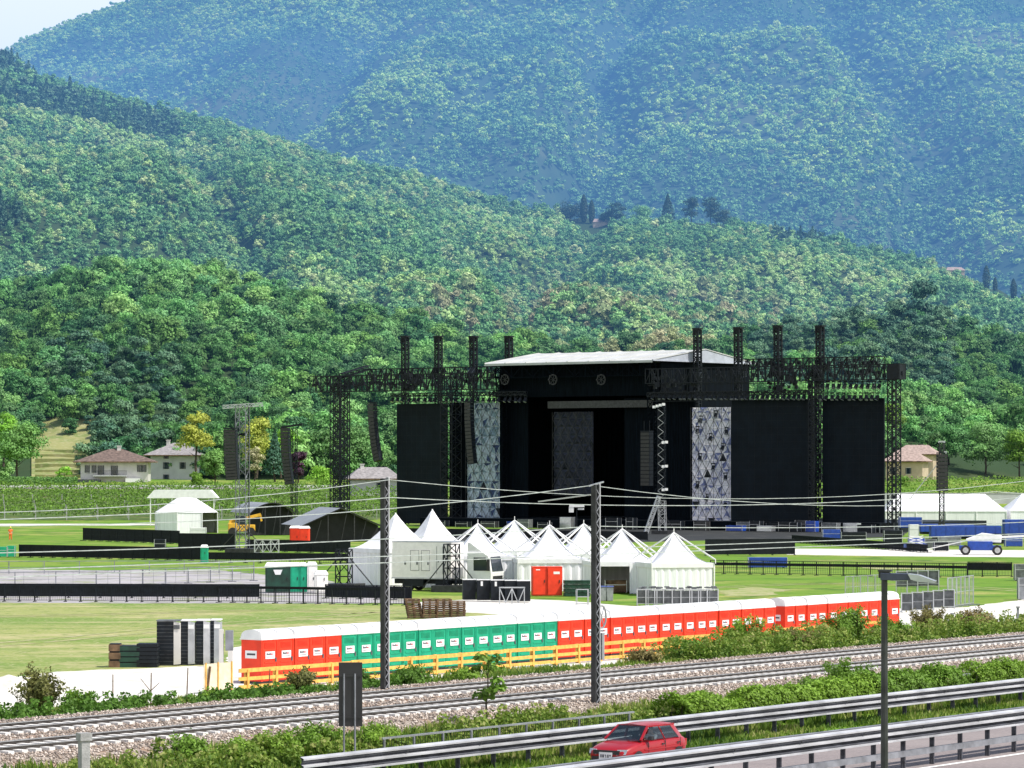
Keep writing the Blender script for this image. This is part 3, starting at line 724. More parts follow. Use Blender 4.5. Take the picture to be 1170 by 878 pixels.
# thin stakes
for i, (px, h, lab) in enumerate([(129,1.55,'leftmost thin wooden stake standing in front of the white gravel'),(172,1.5,'middle thin wooden stake with a twig, in front of the white gravel'),(213,1.6,'thin wooden stake in front of the gravel, nearest the toilets'),(306,1.3,'thin dark stake in front of the wooden fence below the leftmost toilets')]):
    b = MB(); b.cyl((0,0,0),(.03*i,0,h),.03,.02,7); 
    if i == 1: b.cyl((.03,0,h*.55),(.35,0,h*.75),.02,.01,5); b.cyl((.03,0,h*.5),(-.4,.1,h*.85),.02,.01,5)
    s = obj('stake', b, MT['woodd'], loc=W(T(px, 90.5), 90.5, -.02)); tag(s, lab, 'stake')
for px, py, h, lab in [(1088,712,1.4,'short grey post among weeds, left one of two beyond the lamp post'),(1163,720,1.5,'short grey post among weeds, right one at the edge of the photo')]:
    b = MB(); b.box((0,0,h/2),(.12,.12,h)); b.box((0,0,h+.04),(.2,.2,.08)); tag(obj('bollard', b, MT['grey'], loc=W(T(px,91),91,0)), lab, 'post')

# ------------------------------------------------------------------ overhead line
def mast(label, px, d, z0, ztop):
    o = RW('catenary_mast', label, 'catenary mast', T(px, d), d, z0); h = ztop-z0
    b = MB()
    b.b2(-.19,-.08,-.10,.10,0,h); obj('column', b, MT['darksteel'], o)
    b = MB(); b.b2(.03,.10,-.10,.10,0,h); obj('column', b, MT['darksteel'], o)
    b = MB()
    k = 0; z = .1
    while z < h-.4: b.beam((-.13,-.11,z),(.07,-.11,z+.20),.02,.035); b.beam((.07,-.11,z+.20),(-.13,-.11,z+.40),.02,.035); z += .42
    obj('lacing', b, MT['galvd'], o)
    b = MB(); b.b2(.135,.22,-.06,.06,0,h+.05); obj('cable_pipe', b, MT['raillip'], o)
    return o
m1 = mast('left lattice mast of the overhead line, by the green toilets', 440, 84.2, .65, 9.05)
m2 = mast('right lattice mast of the overhead line, with a tension wheel, near the red toilets', 681, 73.0, .6, 8.85)
b = MB(); n = 18
for k in range(n):
    a0, a1 = 2*math.pi*k/n, 2*math.pi*(k+1)/n
    b.beam((.45+.06*math.cos(a0), -.0+.42*math.cos(a0)*0, 3.75+.42*math.sin(a0)) if 0 else (.38+.30*math.cos(a0), 0, 3.3+.42*math.sin(a0)), (.38+.30*math.cos(a1), 0, 3.3+.42*math.sin(a1)), .05)
for k in range(3): a0 = math.pi*k/3; b.beam((.38-.3*math.cos(a0),0,3.3-.42*math.sin(a0)),(.38+.3*math.cos(a0),0,3.3+.42*math.sin(a0)),.025)
obj('tension_wheel', b, MT['galv'], m2)
b = MB(); b.b2(.30,.46,-.08,.08,1.7,2.7); obj('counterweight', b, MT['grey'], m2)
b = MB(); b.beam((-.5,0,8.2),(.5,0,8.35),.05); b.beam((0,0,7.9),(0,2.6,7.6),.05); obj('cross_arm', b, MT['galv'], m2)
def wire(label, pts, sag=0, r=.0125):
    b = MB()
    for (p, q) in zip(pts[:-1], pts[1:]):
        p, q = Vector(p), Vector(q); n = 14; prev = p
        for k in range(1, n+1):
            s = k/n; c = p.lerp(q, s); c.z -= sag*4*s*(1-s); b.beam(prev, c, r*2); prev = c
    return tag(obj('overhead_wire', b, MT['wire']), label, 'wire')
tl_, tr_ = T0-25, T1+30
t1, t2 = T(440, 84.2), T(681, 73.0)
wire('contact wire over the track nearer the toilets', [W(tl_,81.2,6.1), W(tr_,81.2,6.1)], 0, .017)
wire('contact wire over the track nearer the motorway', [W(tl_,75.9,6.1), W(tr_,75.9,6.1)], 0, .017)
wire('upper wire strung from the top of the left mast, sagging to the right', [W(t1-50,81.0,8.75), W(t1,84.0,9.0), W(t1+52,81.0,8.9), W(t1+104,81,8.9)], .9)
wire('upper wire sagging away from the top of the right mast', [W(t2-52,75.9,8.6), W(t2,73.2,8.82), W(t2+52,75.9,8.8), W(t2+104,75.9,8.8)], 1.0)
wire('lower bare wire passing both masts just under their tops', [W(t1-50,83.9,8.1), W(t1,83.9,8.3), W(t1+52,83.9,8.2), W(t1+104,83.9,8.2)], .5, .016)
wire('thin feeder wire level with the tents behind both masts', [W(t2-50,73.1,7.2), W(t2,73.1,7.3), W(t2+52,73.1,7.2), W(t2+104,73.1,7.2)], .3, .015)

# ------------------------------------------------------------------ signal board, marker, lamp post
pb_ = P(400.5, 793, 0.1)
D = W(T(400,66.9), 66.9).y
o = thing('sign_board', 'black back of a tall rectangular sign on two posts beside the motorway', 'sign', (W(T(400.5,66.9),66.9).x, D, -.35), 0)
s = F/D; zt = H-(757-HY)/s+.35; zb = H-(830-HY)/s+.35; w = 27/s
b = MB(); b.b2(-w/2,w/2,-.03,.03,zb,zt); obj('panel', b, MT['plast'], o, bevel=.01)
for x in (-.2*1.0, .14): b = MB(); b.cyl((x,-.055,0),(x,-.055,zt-.35),.03,None,8); obj('post', b, MT['galvd'], o)
b = MB(); b.b2(-w/2+.03,w/2-.03,-.06,-.03,zb+.25,zb+.3); b.b2(-w/2+.03,w/2-.03,-.06,-.03,zt-.45,zt-.4); obj('crossbar', b, MT['plast'], o)
p = W(T(96, 69), 69, -.1); s = F/p.y; hh = 9.7-(838-HY)/s
b = MB(); b.box((0,0,hh/2-.1), (.26,.30,hh-.2), .5); b.box((0,0,hh-.1), (.36,.38,.22), .5); tag(obj('marker_post', b, MT['conc'], loc=p), 'squat grey concrete post with a cap, in the ballast at lower left', 'post')
D = 80.0; s = F/D; x = (1010.5-CX)/s; z0 = -.35
o = thing('lamp_post', 'dark grey lamp post with a flat head reaching right, cut by the bottom edge', 'lamp post', (x, D, z0), -.25)
zt = H-(662-HY)/s-z0
b = MB(); b.cyl((0,0,0),(0,0,zt),.095,.070,10); obj('pole', b, MT['darksteel'], o, smooth=False)
b = MB(); b.cyl((0,0,0),(0,0,.5),.14,.14,10); obj('base_sleeve', b, MT['darksteel'], o)
b = MB(); b.extr([(-.07,-.16,zt-.02),(.55,-.16,zt-.02),(.62,-.16,zt+.0),(.55,-.16,zt+.13),(.0,-.16,zt+.14),(-.07,-.16,zt+.15)], (0,.32,0)); hd = obj('lamp_head', b, MT['navy'], o, bevel=.01)
b = MB(); b.extr([(.55,-.19,zt+.13),(.62,-.19,zt),(.80,-.19,zt-.05),(1.14,-.19,zt-.07),(1.16,-.19,zt-.03),(.80,-.19,zt+.10)], (0,.38,0)); obj('tilted_cover', b, MT['galv'], hd)
b = MB(); b.b2(.15,.5,-.12,.12,zt-.035,zt-.02); obj('lens', b, MT['lampg'], hd)
b = MB(); b.box((0,0,zt+.1),(.24,.2,.14)); b.box((0.02,0,zt+.19),(.3,.25,.04)); obj('cap', b, MT['darksteel'], o)

# ------------------------------------------------------------------ vegetation by the line
def lab_bush(name, label, cat, px, d, R, h, kind, seed, n=2600, leaf=.16, shape='round', stem=True, lobes=16):
    t = T(px, d); p = W(t, d, 0); p.z = ground_z(p.x, p.y)-.03
    o = thing(name, label, cat, p)
    link('foliage', crown_mesh('foliage', LEAF[kind], seed=seed, R=R, Hh=h, n=n, leaf=leaf, lobes=lobes, z0=.05, shape=shape), o)
    if stem:
        r = random.Random(seed); b = MB()
        for k in range(5): th = r.uniform(0,6.3); b.cyl((0,0,0),(R*.6*math.cos(th),R*.6*math.sin(th),h*r.uniform(.6,.9)),.03,.01,5)
        obj('stem', b, MT['bark'], o)
    return o
BUSH = [
 ('tall leafy bush with reddish tips in front of the white gravel, far left',44,91,1.15,2.0,'redb'),
 ('low bush right beside the reddish one in front of the gravel',88,90.5,.8,1.0,'bush'),
 ('small bush sprawling below the white gravel, left of the board hoarding',240,90.5,.7,.6,'bush'),
 ('pale leafy shrub climbing the wooden fence below the left red toilets',345,92,.9,1.0,'redb'),
 ('green shrub against the wooden fence just left of the left mast',412,91,.8,.8,'bush'),
 ('broad shrub below the green toilets, right of the left mast',470,91,1.2,.85,'bush'),
 ('low shrub below the last green toilets',530,91,.9,.6,'bush'),
 ('low shrub against the fence right of the right mast',735,91,1.0,.8,'redb'),
 ('shrub hiding the fence end, below the red toilets',790,91,1.0,1.2,'bush'),
 ('dense tall shrub below the gap between the toilet rows',852,92,1.4,2.0,'bush'),
 ('spreading shrub below the separate red toilets',905,91,1.6,1.4,'redb'),
 ('big round shrub below the separate red toilets, left of the lamp post',972,92,1.7,2.1,'bush'),
 ('shrub directly behind the lamp post on the far side of the tracks',1022,91,1.4,1.4,'bush'),
 ('leafy shrub right of the lamp post, below the stacked barriers',1062,92,1.3,1.8,'redb'),
 ('isolated leafy shrub in front of the gravel road, far right',1115,92,1.6,1.5,'redb'),
 ('low shrub at the right edge beyond the tracks',1160,91,1.2,.8,'bush'),
]
for i, (lab, px, d, R, h, kd) in enumerate(BUSH): lab_bush('bush', lab, 'bush', px, d, R, h, kd, 200+i, n=int(2300*R*h)+700, leaf=.13, shape='bush')
NB = [
 ('dark tall bush on the near verge just left of the lamp post',965,69.5,1.2,1.9,'bush'),
 ('rounded bush on the near verge left of the tall dark one',925,70,1.0,1.2,'bush'),
 ('low bush on the near verge behind the sign board posts',430,70,.95,.9,'bush'),
 ('low bush on the near verge left of the sign board',362,70.3,.95,1.1,'bush'),
 ('bushy clump on the near verge right of the sign board',318,70.3,.9,.95,'bush'),
 ('bright leafed bush at the bottom edge, between marker post and sign board',215,70.6,.8,1.1,'bush'),
 ('spiky leafed bush at the bottom edge left of the sign board',270,70.4,.8,.85,'bush'),
 ('weedy bush on the verge above the guardrail, behind the red car roof',778,70.5,.8,.9,'redb'),
]
for i, (lab, px, d, R, h, kd) in enumerate(NB): lab_bush('bush', lab, 'bush', px, d, R, h, kd, 300+i, n=int(3400*R*h)+900, leaf=.11, shape='bush')
# clipped hedge behind the far guardrail
rng = np.random.default_rng(8)
def hedge(label, pxa, pxb, d, hgt, wid, n, seed):
    rg = np.random.default_rng(seed); ta, tb = T(pxa,d), T(pxb,d); o = thing('hedge', label, 'hedge', (0,0,0))
    t = rg.uniform(ta, tb, n); a = rg.uniform(-.15*math.pi, 1.1*math.pi, n); bumps = 1+.16*np.sin(t*2.1)+.10*np.sin(t*5.3+1)+.12*rg.normal(0,.5,n)+.45*(vnoise(t*1.1, t*0, seed)-.5)
    dd = d-np.cos(a)*wid*bumps*rg.uniform(.85,1.05,n); zz = -.15+np.maximum(0,.45*hgt+.55*hgt*np.sin(a)*bumps)*rg.uniform(.9,1.03,n)
    low = rg.uniform(0,1,n) < .3; zz = np.where(low & (np.cos(a) > .2), rg.uniform(-.1,.6,n)*hgt, zz)
    pos = np.stack([dd*M_[0]+t*R_[0], dd*M_[1]+t*R_[1], zz], 1); nr = np.stack([-np.cos(a)*M_[0], -np.cos(a)*M_[1], np.sin(a)+.2], 1)
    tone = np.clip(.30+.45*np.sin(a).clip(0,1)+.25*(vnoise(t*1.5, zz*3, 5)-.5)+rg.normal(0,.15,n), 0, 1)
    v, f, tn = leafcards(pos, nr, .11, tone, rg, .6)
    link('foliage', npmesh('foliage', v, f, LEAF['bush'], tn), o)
    b = MB(); tk = ta
    while tk < tb: b.cyl(W(tk,d,-.2), W(tk+.2,d,hgt*.7), .03, .015, 5); tk += .7
    obj('stem', b, MT['bark'], o); return o
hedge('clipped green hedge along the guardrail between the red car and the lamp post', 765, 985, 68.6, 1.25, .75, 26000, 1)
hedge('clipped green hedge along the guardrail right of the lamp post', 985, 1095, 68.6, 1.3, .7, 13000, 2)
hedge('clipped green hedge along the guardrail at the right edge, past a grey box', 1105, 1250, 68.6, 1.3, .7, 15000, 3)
b = MB(); b.box((0,0,.5),(.5,.4,1.0),RA); b.box((0,0,1.05),(.65,.5,.08),RA); tag(obj('cable_cabinet', b, MT['grey'], loc=W(T(1098,68.4),68.4,-.12)), 'small grey cabinet standing in a gap of the hedge at right', 'cabinet')

def weeds(name, label, d0, d1, n, hmin, hmax, seed, tones=(0,1), pxa=-30, pxb=1230, bare=None):
    rg = np.random.default_rng(seed); d = rg.uniform(d0, d1, n); t = rg.uniform(T(pxa,d0), T(pxb,d1), n)
    cl = vnoise(t*.7, d*1.2, seed); keep = rg.uniform(0,1,n) < np.clip(cl*1.7-.1, .15, 1); d, t, cl = d[keep], t[keep], cl[keep]; n = len(d)
    X = d*M_[0]+t*R_[0]; Y = d*M_[1]+t*R_[1]; gz = np.interp(d, [-500,66,68,71.5,86,88,93,95],[-.35,-.35,-.15,.3,.3,0,0,0])
    h = rg.uniform(hmin, hmax, n)*(.5+cl); a = rg.uniform(0, 6.28, n); w = rg.uniform(.025,.06,n); ln = rg.normal(0,.25,(n,2))*h[:,None]
    dx, dy = np.cos(a)*w, np.sin(a)*w
    v = np.stack([np.stack([X-dx,Y-dy,gz],1), np.stack([X+dx,Y+dy,gz],1), np.stack([X+dx*.8+ln[:,0]*.6,Y+dy*.8+ln[:,1]*.6,gz+h*.7],1), np.stack([X+ln[:,0],Y+ln[:,1],gz+h],1)],1).reshape(-1,3)
    tone = np.repeat(np.clip(rg.normal(.5,.22,n)+(vnoise(t*.35,d*.6,seed+3)-.5)*.9, 0, 1), 4)
    f = np.arange(4*n).reshape(n,4)
    return tag(link(name, npmesh(name, v, f, LEAF['weedmix'], tone)), label, 'grass', kind='stuff')
m, nt, b = nodes('weed_mix'); at = N(nt, 'ShaderNodeAttribute'); at.attribute_name = 'tone'; r = N(nt, 'ShaderNodeValToRGB'); cr = r.color_ramp
cr.elements[0].color = (.05,.12,.015,1); cr.elements[1].color = (.40,.40,.14,1); e = cr.elements.new(.45); e.color = (.14,.24,.022,1); e = cr.elements.new(.75); e.color = (.24,.33,.05,1)
tr = N(nt, 'ShaderNodeBsdfTranslucent'); mx = N(nt, 'ShaderNodeMixShader'); mx.inputs[0].default_value = .35
nt.links.new(at.outputs['Fac'], r.inputs[0]); nt.links.new(r.outputs[0], b.inputs['Base Color']); nt.links.new(r.outputs[0], tr.inputs[0]); b.inputs['Roughness'].default_value = .7
nt.links.new(b.outputs[0], mx.inputs[1]); nt.links.new(tr.outputs[0], mx.inputs[2]); nt.links.new(mx.outputs[0], nt.nodes['Material Output'].inputs[0]); LEAF['weedmix'] = m
weeds('verge_grass', 'rough green grass on the verge between motorway and ballast', 66.9, 72.3, 60000, .15, .5, 1)
weeds('embankment_weeds', 'rough weeds on the bank between the tracks and the wooden fence', 86.4, 93.5, 46000, .10, .34, 2)
weeds('median_grass', 'sparse dry grass under the far guardrail', 65.5, 67, 16000, .06, .22, 3)

# young tree on the near verge
t = T(557, 71.4); p = W(t, 71.4, .25); o = thing('young_tree', 'slender young tree with sparse leaves standing alone in front of the tracks', 'tree', p)
obj('trunk', trunk_mb(2.5, .045, .5, random.Random(3)), MT['bark'], o)
link('crown', crown_mesh('crown', LEAF['bush'], seed=77, R=.72, Hh=2.3, n=620, leaf=.15, lobes=13, z0=.65), o)

# ------------------------------------------------------------------ the red hatchback
def lerp_st(st, x):
    return [float(np.interp(x, [s[0] for s in st], [s[k] for s in st])) for k in range(1, len(st[0]))]
def car():
    o = thing('car', 'small red hatchback driving left between the two guardrails', 'car', W(T(729, 63.4), 63.4, -.345), RA+math.pi)
    # x forward; stations: x, half width, z belt, z bottom
    st = [(-1.90,.62,.78,.42),(-1.84,.74,.90,.28),(-1.6,.81,.93,.22),(-.8,.83,.92,.18),(.2,.83,.90,.18),(.95,.82,.87,.18),(1.35,.80,.80,.20),(1.68,.76,.72,.24),(1.86,.68,.62,.28),(1.93,.58,.54,.34)]
    b = MB(); rings = []
    for x, hw, zb, z0 in st:
        y = hw; pr = [(0,z0),(y*.85,z0),(y*.97,z0+.08),(y,z0+(zb-z0)*.45),(y*.985,z0+(zb-z0)*.75),(y*.93,zb-.02),(y*.80,zb+.015),(0,zb+.035)]
        ring = [(x,yy,zz) for yy,zz in pr]+[(x,-yy,zz) for yy,zz in pr[::-1][1:-1]]
        rings.append(ring)
    n = len(rings[0])
    for r in rings: b.v += r
    for k in range(len(rings)-1):
        for i in range(n):
            b.f.append([k*n+i, k*n+(i+1)%n, (k+1)*n+(i+1)%n, (k+1)*n+i]); b.m.append(0)
    b.f.append(list(range(n))[::-1]); b.m.append(0); b.f.append(list(range((len(rings)-1)*n, len(rings)*n))); b.m.append(0)
    body = obj('body', b, MT['carred'], o, smooth=True, sub=1)
    # roof and pillars
    zr = 1.38; R = {}
    R['wf'] = (.92,.70,.93); R['wt'] = (.30,.56,zr-.03); R['rt'] = (-1.28,.55,zr-.05); R['rb'] = (-1.78,.68,.93)
    b = MB()
    xs = np.linspace(.32,-1.32,7); 
    for i, x in enumerate(xs):
        cz = .045*math.sin(math.pi*i/6); w = .57
        b.v += [(x,-w,zr-.05),(x,-w*.75,zr+cz*.8-.005),(x,0,zr+cz+.02),(x,w*.75,zr+cz*.8-.005),(x,w,zr-.05)]
    for i in range(6):
        for j in range(4): b.f.append([i*5+j, i*5+j+1, (i+1)*5+j+1, (i+1)*5+j]); b.m.append(0)
    obj('roof', b, MT['carred'], o, smooth=True)
    b = MB()
    for s in (-1,1):
        q = lambda k: Vector((R[k][0], R[k][1]*s, R[k][2]))
        b.beam(q('wf'), q('wt'), .07, .06); b.beam(q('wt'), q('rt'), .06, .05)
        b.beam((-.32,.585*s,zr-.06), (-.42,.77*s,.92), .07, .04)
        b.extr([(-1.02,.60*s,zr-.06),(-1.30,.56*s,zr-.05),(-1.70,.64*s,.91),(-1.30,.76*s,.90)], (0,-.04*s,0))
    b.beam((.30,-.56,zr-.03),(.30,.56,zr-.03),.06,.05); b.beam((-1.30,-.55,zr-.04),(-1.30,.55,zr-.04),.12,.05)
    obj('pillar', b, MT['carred'], o)
    b = MB(); b.quad((.95,-.66,.915),(.95,.66,.915),(.33,.54,zr-.02),(.33,-.54,zr-.02)); obj('windscreen', b, MT['glass'], o)
    b = MB(); b.quad((-1.72,.60,.92),(-1.72,-.60,.92),(-1.31,-.5,zr-.05),(-1.31,.5,zr-.05)); obj('rear_window', b, MT['glass'], o)
    for s in (-1,1):
        b = MB(); b.quad((.78,.755*s,.925),(-.36,.775*s,.925),(-.30,.60*s,zr-.07),(.24,.60*s,zr-.07)); obj('side_window', b, MT['glass'], o)
        b = MB(); b.quad((-.46,.775*s,.925),(-1.32,.765*s,.925),(-1.02,.60*s,zr-.07),(-.38,.60*s,zr-.07)); obj('side_window', b, MT['glass'], o)
        b = MB(); b.beam((.85,.815*s,.62),(-1.55,.825*s,.62),.02,.04); obj('rub_strip', b, MT['carred'], o)
        for x0, x1 in ((.62,-.40),(-.42,-1.35)):
            b = MB()
            for p, q in (((x0,.838*s,.30),(x0,.80*s,.90)),((x1,.838*s,.30),(x1,.80*s,.90))): b.beam(p, q, .012, .012)
            dr = obj('door', b, MT['plast'], o); b = MB(); b.beam((x1+.22,.832*s,.76),(x1+.06,.832*s,.765),.03,.035); obj('handle', b, MT['plast'], dr)
        b = MB(); b.extr([(.70,.80*s,.93),(.52,.80*s,.93),(.50,.80*s,1.06),(.66,.80*s,1.05)], (0,.17*s,0)); obj('wing_mirror', b, MT['plast'], o, bevel=.02)
        b = MB(); b.extr([(1.90,.38*s,.50),(1.82,.70*s,.52),(1.74,.72*s,.68),(1.85,.40*s,.67)], (.03,.01*s,0)); obj('headlight', b, MT['lampg'], o)
        b = MB(); b.box((-1.87,.60*s,.72),(.06,.2,.22)); obj('tail_light', b, MT['inkr'], o)
        for x in (1.25,-1.2):
            wl = MB(); wl.cyl((x,.62*s,.29),(x,.80*s,.29),.29,None,24); wo = obj('wheel', wl, MT['rubber'], o)
            wl = MB(); wl.cyl((x,.80*s,.29),(x,.812*s,.29),.18,.16,16); obj('rim', wl, MT['hub'], wo)
            ar = MB()
            for k in range(12):
                a0, a1 = math.pi*k/12, math.pi*(k+1)/12
                ar.quad((x+.33*math.cos(a0),.836*s,.29+.33*math.sin(a0)),(x+.33*math.cos(a1),.836*s,.29+.33*math.sin(a1)),(x+.24*math.cos(a1),.836*s,.29+.24*math.sin(a1)),(x+.24*math.cos(a0),.836*s,.29+.24*math.sin(a0)))
            obj('wheel_arch', ar, MT['plast'], o)
    b = MB(); b.box((1.90,0,.58),(.06,1.0,.13)); b.box((1.93,0,.38),(.04,1.1,.12)); obj('grille', b, MT['plast'], o)
    b = MB(); b.box((1.955,0,.46),(.02,.50,.24)); npl = obj('number_plate', b, MT['white'], o)
    b = MB(); [b.box((1.967,y_,z_),(.004,w_,h_)) for y_,z_,w_,h_ in ((-.17,.46,.05,.10),(-.09,.46,.06,.10),(.0,.49,.06,.03),(.02,.44,.03,.06),(.10,.46,.05,.10),(.18,.48,.05,.05))]; obj('lettering', b, MT['ink'], npl)
    b = MB(); b.box((1.87,0,.24),(.16,1.3,.14)); obj('bumper', b, MT['plast'], o, bevel=.03)
    for y in (-.34,.34):
        b = MB(); b.box((-.35,y,.62),(.14,.44,.65)); b.box((-.1,y,.42),(.5,.44,.14)); b.box((-.37,y,1.03),(.09,.24,.18)); obj('seat', b, MT['greymet'], o, bevel=.03)
    b = MB(); b.b2(-1.5,.8,-.6,.6,.28,.34); b.b2(.55,.9,-.66,.66,.6,.88); obj('dashboard', b, MT['plast'], o)
    b = MB(); b.cyl((.42,.34,.82),(.46,.34,.85),.18,.18,16); obj('steering_wheel', b, MT['plast'], o)
    b = MB(); b.cyl((.9,-.2,1.0),(.93,-.62,.98),.01); return o
car()
def skin_fig(name, joints, edges, mats, parent=None, loc=(0,0,0), rotz=0):
    me = bpy.data.meshes.new(name); me.from_pydata([j[:3] for j in joints], edges, []); me.materials.append(mats)
    o = link(name, me, parent, loc, rotz); md = o.modifiers.new('skin', 'SKIN'); md.use_smooth_shade = True
    for i, j in enumerate(joints):
        r = j[3]; o.data.skin_vertices[0].data[i].radius = r if isinstance(r, tuple) else (r, r)
    o.data.skin_vertices[0].data[0].use_root = True
    s = o.modifiers.new('sub', 'SUBSURF'); s.levels = 2; s.render_levels = 2; return o
# driver, hands on the wheel
cp = W(T(729,63.4), 63.4, -.345); cr_ = RA+math.pi
o = thing('person', 'driver in a light shirt at the wheel of the red car', 'person', cp, cr_)
J = [(-.22,.34,.52,(.16,.12)),(-.26,.34,.75,(.15,.11)),(-.28,.34,.98,(.17,.10)),(-.26,.34,1.07,.055),(-.24,.34,1.16,.085),(-.23,.34,1.25,.08),
     (-.26,.15,1.0,.06),(-.05,.10,.85,.045),(.2,.18,.88,.035),(.38,.22,.90,.04),(-.26,.53,1.0,.06),(-.05,.58,.85,.045),(.2,.5,.88,.035),(.38,.46,.90,.04),
     (.15,.26,.56,.085),(.45,.26,.50,.06),(.15,.42,.56,.085),(.45,.42,.50,.06)]
E = [(0,1),(1,2),(2,3),(3,4),(4,5),(2,6),(6,7),(7,8),(8,9),(2,10),(10,11),(11,12),(12,13),(0,14),(14,15),(0,16),(16,17)]
skin_fig('body', J, E, MT['skin'], o)
J2 = [(-.22,.34,.54,(.175,.135)),(-.26,.34,.75,(.165,.125)),(-.28,.34,.99,(.18,.11)),(-.26,.15,1.0,.072),(-.07,.105,.87,.056),(-.26,.53,1.0,.072),(-.07,.575,.87,.056)]
skin_fig('shirt', J2, [(0,1),(1,2),(2,3),(3,4),(2,5),(5,6)], MT['white'], o)
b = MB(); b.cyl((-.26,.34,1.20),(-.26,.34,1.33),.088,.06,12); obj('hair', b, MT['ink'], o, smooth=True)

# scrubby growth on the bank
def scrub(name, label, d0, d1, pxa, pxb, ncl, hmax, seed, kind):
    rg = np.random.default_rng(seed); A_, N_, T_ = [], [], []
    for k in range(ncl):
        d = rg.uniform(d0, d1); t = rg.uniform(T(pxa,d0), T(pxb,d1)); c = vnoise(np.array([t*.25]), np.array([d*.5]), seed)[0]
        if rg.uniform() > c*1.6: continue
        h = hmax*rg.uniform(.35,1)*(.4+c*.8); m = int(90*h+40); u = rg.uniform(0,1,m); th = rg.uniform(0,6.28,m); r_ = (.12+.38*h*np.sin(np.pi*np.clip(u*.8+.15,0,1)))*rg.uniform(.3,1,m)
        p = W(t,d); A_.append(np.stack([p.x+r_*np.cos(th), p.y+r_*np.sin(th), ground_z(p.x,p.y)+u*h],1)); N_.append(np.stack([np.cos(th),np.sin(th),.6+0*th],1)); T_.append(np.clip(.2+.5*u+rg.normal(0,.15,m)+rg.uniform(-.2,.2),0,1))
    v, f, tn = leafcards(np.concatenate(A_), np.concatenate(N_), .12, np.concatenate(T_), rg, .7)
    return tag(link(name, npmesh(name, v, f, LEAF[kind], tn)), label, 'scrub', kind='stuff')
scrub('bank_scrub', 'pale green scrub along the bank below the portable toilets', 88.2, 93.5, 830, 1240, 760, 1.5, 5, 'weedmix')
scrub('bank_scrub', 'thin green scrub along the far side of the tracks at left', 87.5, 90.5, -40, 420, 420, .9, 6, 'bush')
scrub('bank_scrub', 'low pale scrub below the wooden fence and green toilets', 87.6, 91.5, 290, 760, 260, .42, 8, 'weedmix')
scrub('verge_scrub', 'tangled green scrub on the near verge beside the ballast', 68.6, 71.3, 120, 1240, 900, .9, 7, 'weedmix')
# ================================================================== the festival site
SROT = math.atan2(-.8, 1); SB = Vector((20.9, 530, 0)); un = 1.280625
SU_ = Vector((1/un, -.8/un, 0)); SV_ = Vector((.8/un, 1/un, 0))
def SP(px, py, v=0):                         # stage frame: u along the front, v backwards
    a = px-CX; u = (a*(530+.7809*v)-F*(20.9+.6247*v))/(F*.7809+a*.6247)
    D = 530-.6247*u+.7809*v; return u, v, H-(py-HY)/F*D
def SW(u, v, z=0): return SB+SU_*u+SV_*v+Vector((0,0,z))
def U(px, v=0): return SP(px, 0, v)[0]
def Z(px, py, v=0): return SP(px, py, v)[2]
def ST(name, label, cat, u=0, v=0, z=0, group=None): return thing(name, label, cat, SW(u,v,z), SROT, group)

# ---- main stage: black box with pitched white roof
o = ST('concert_stage', 'huge black concert stage with a low white pitched roof', 'stage'); W_ = 30.6; DP = 25.0
ua, ub = -W_, 0
zr = Z(563,416); zp = zr+1.9
b = MB(); b.b2(-42, 42, -3.5, 26, 0, 1.35); obj('deck', b, MT['black'], o)
b = MB(); b.b2(-42.2, 42.4, -3.62, -3.52, .05, 1.3); obj('deck_skirt', b, MT['drape'], o)
b = MB(); b.b2(ua, ub, DP-.4, DP-.2, 1.36, zr-.1)
for k in range(30): b.b2(ua+k*1.02, ua+k*1.02+.5, DP-.62, DP-.42, 1.4, zr-.4)
obj('backdrop', b, MT['drape'], o)
b = MB(); b.b2(ua-.2, ua, 2, DP, 1.36, zr); b.b2(ub, ub+.2, 2, DP, 1.36, zr); obj('side_drape', b, MT['drape'], o)
b = MB(); b.b2(ua, ua+4.6, 3.0, 3.2, 1.36, zr-5.5); b.b2(-7.4, 0, 3.0, 3.2, 1.36, zr-5.5); b.b2(ua,ub,2.0,2.3,zr-5.2,zr-.3); obj('front_drape', b, MT['drape'], o)
ov = 1.0                                     # roof skin with gable
b = MB(); x0, x1 = ua-.8, ub+.8
b.quad((x0,-ov,zr),(x1,-ov,zr),(x1,DP/2,zp),(x0,DP/2,zp)); b.quad((x0,DP/2,zp),(x1,DP/2,zp),(x1,DP+ov,zr),(x0,DP+ov,zr))
b.quad((x0,-ov,zr),(x0,-ov,zr-.35),(x1,-ov,zr-.35),(x1,-ov,zr))
for k in range(9):
    x = x0+(x1-x0)*k/8; b.beam((x,-ov,zr+.06),(x,DP/2,zp+.06),.14,.12); b.beam((x,DP/2,zp+.06),(x,DP+ov,zr+.06),.14,.12)
rf = obj('roof', b, mat('stage_roof_skin', (.50,.51,.50), .7, 0, .1, .4), o)
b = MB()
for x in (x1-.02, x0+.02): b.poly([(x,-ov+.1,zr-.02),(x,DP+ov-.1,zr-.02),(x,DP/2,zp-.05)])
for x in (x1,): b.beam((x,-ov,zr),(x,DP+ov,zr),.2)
obj('gable_panel', b, mat('gable_shaded_fabric', (.40,.43,.50), .7, 0, .1, 1), rf)  # bluish shade on the gable end painted into its fabric colour
b = MB()
for v_ in (.2, 8, 16, DP-.8): b.truss((ua,v_,zr-1.3),(ub,v_,zr-1.3),1.2,1.8,.09,2.0)
for u_ in (ua+1,-20,-10,-1): b.truss((u_,0,zr-1.4),(u_,DP,zr-1.4),1.0,1.4,.09,2.5)
b.truss((ua+.2,-.6,zr-4.6),(ua+5.8,-.6,zr-4.6),.9,.9,.09,.9)
obj('roof_truss', b, MT['drape'], o)
b = MB()
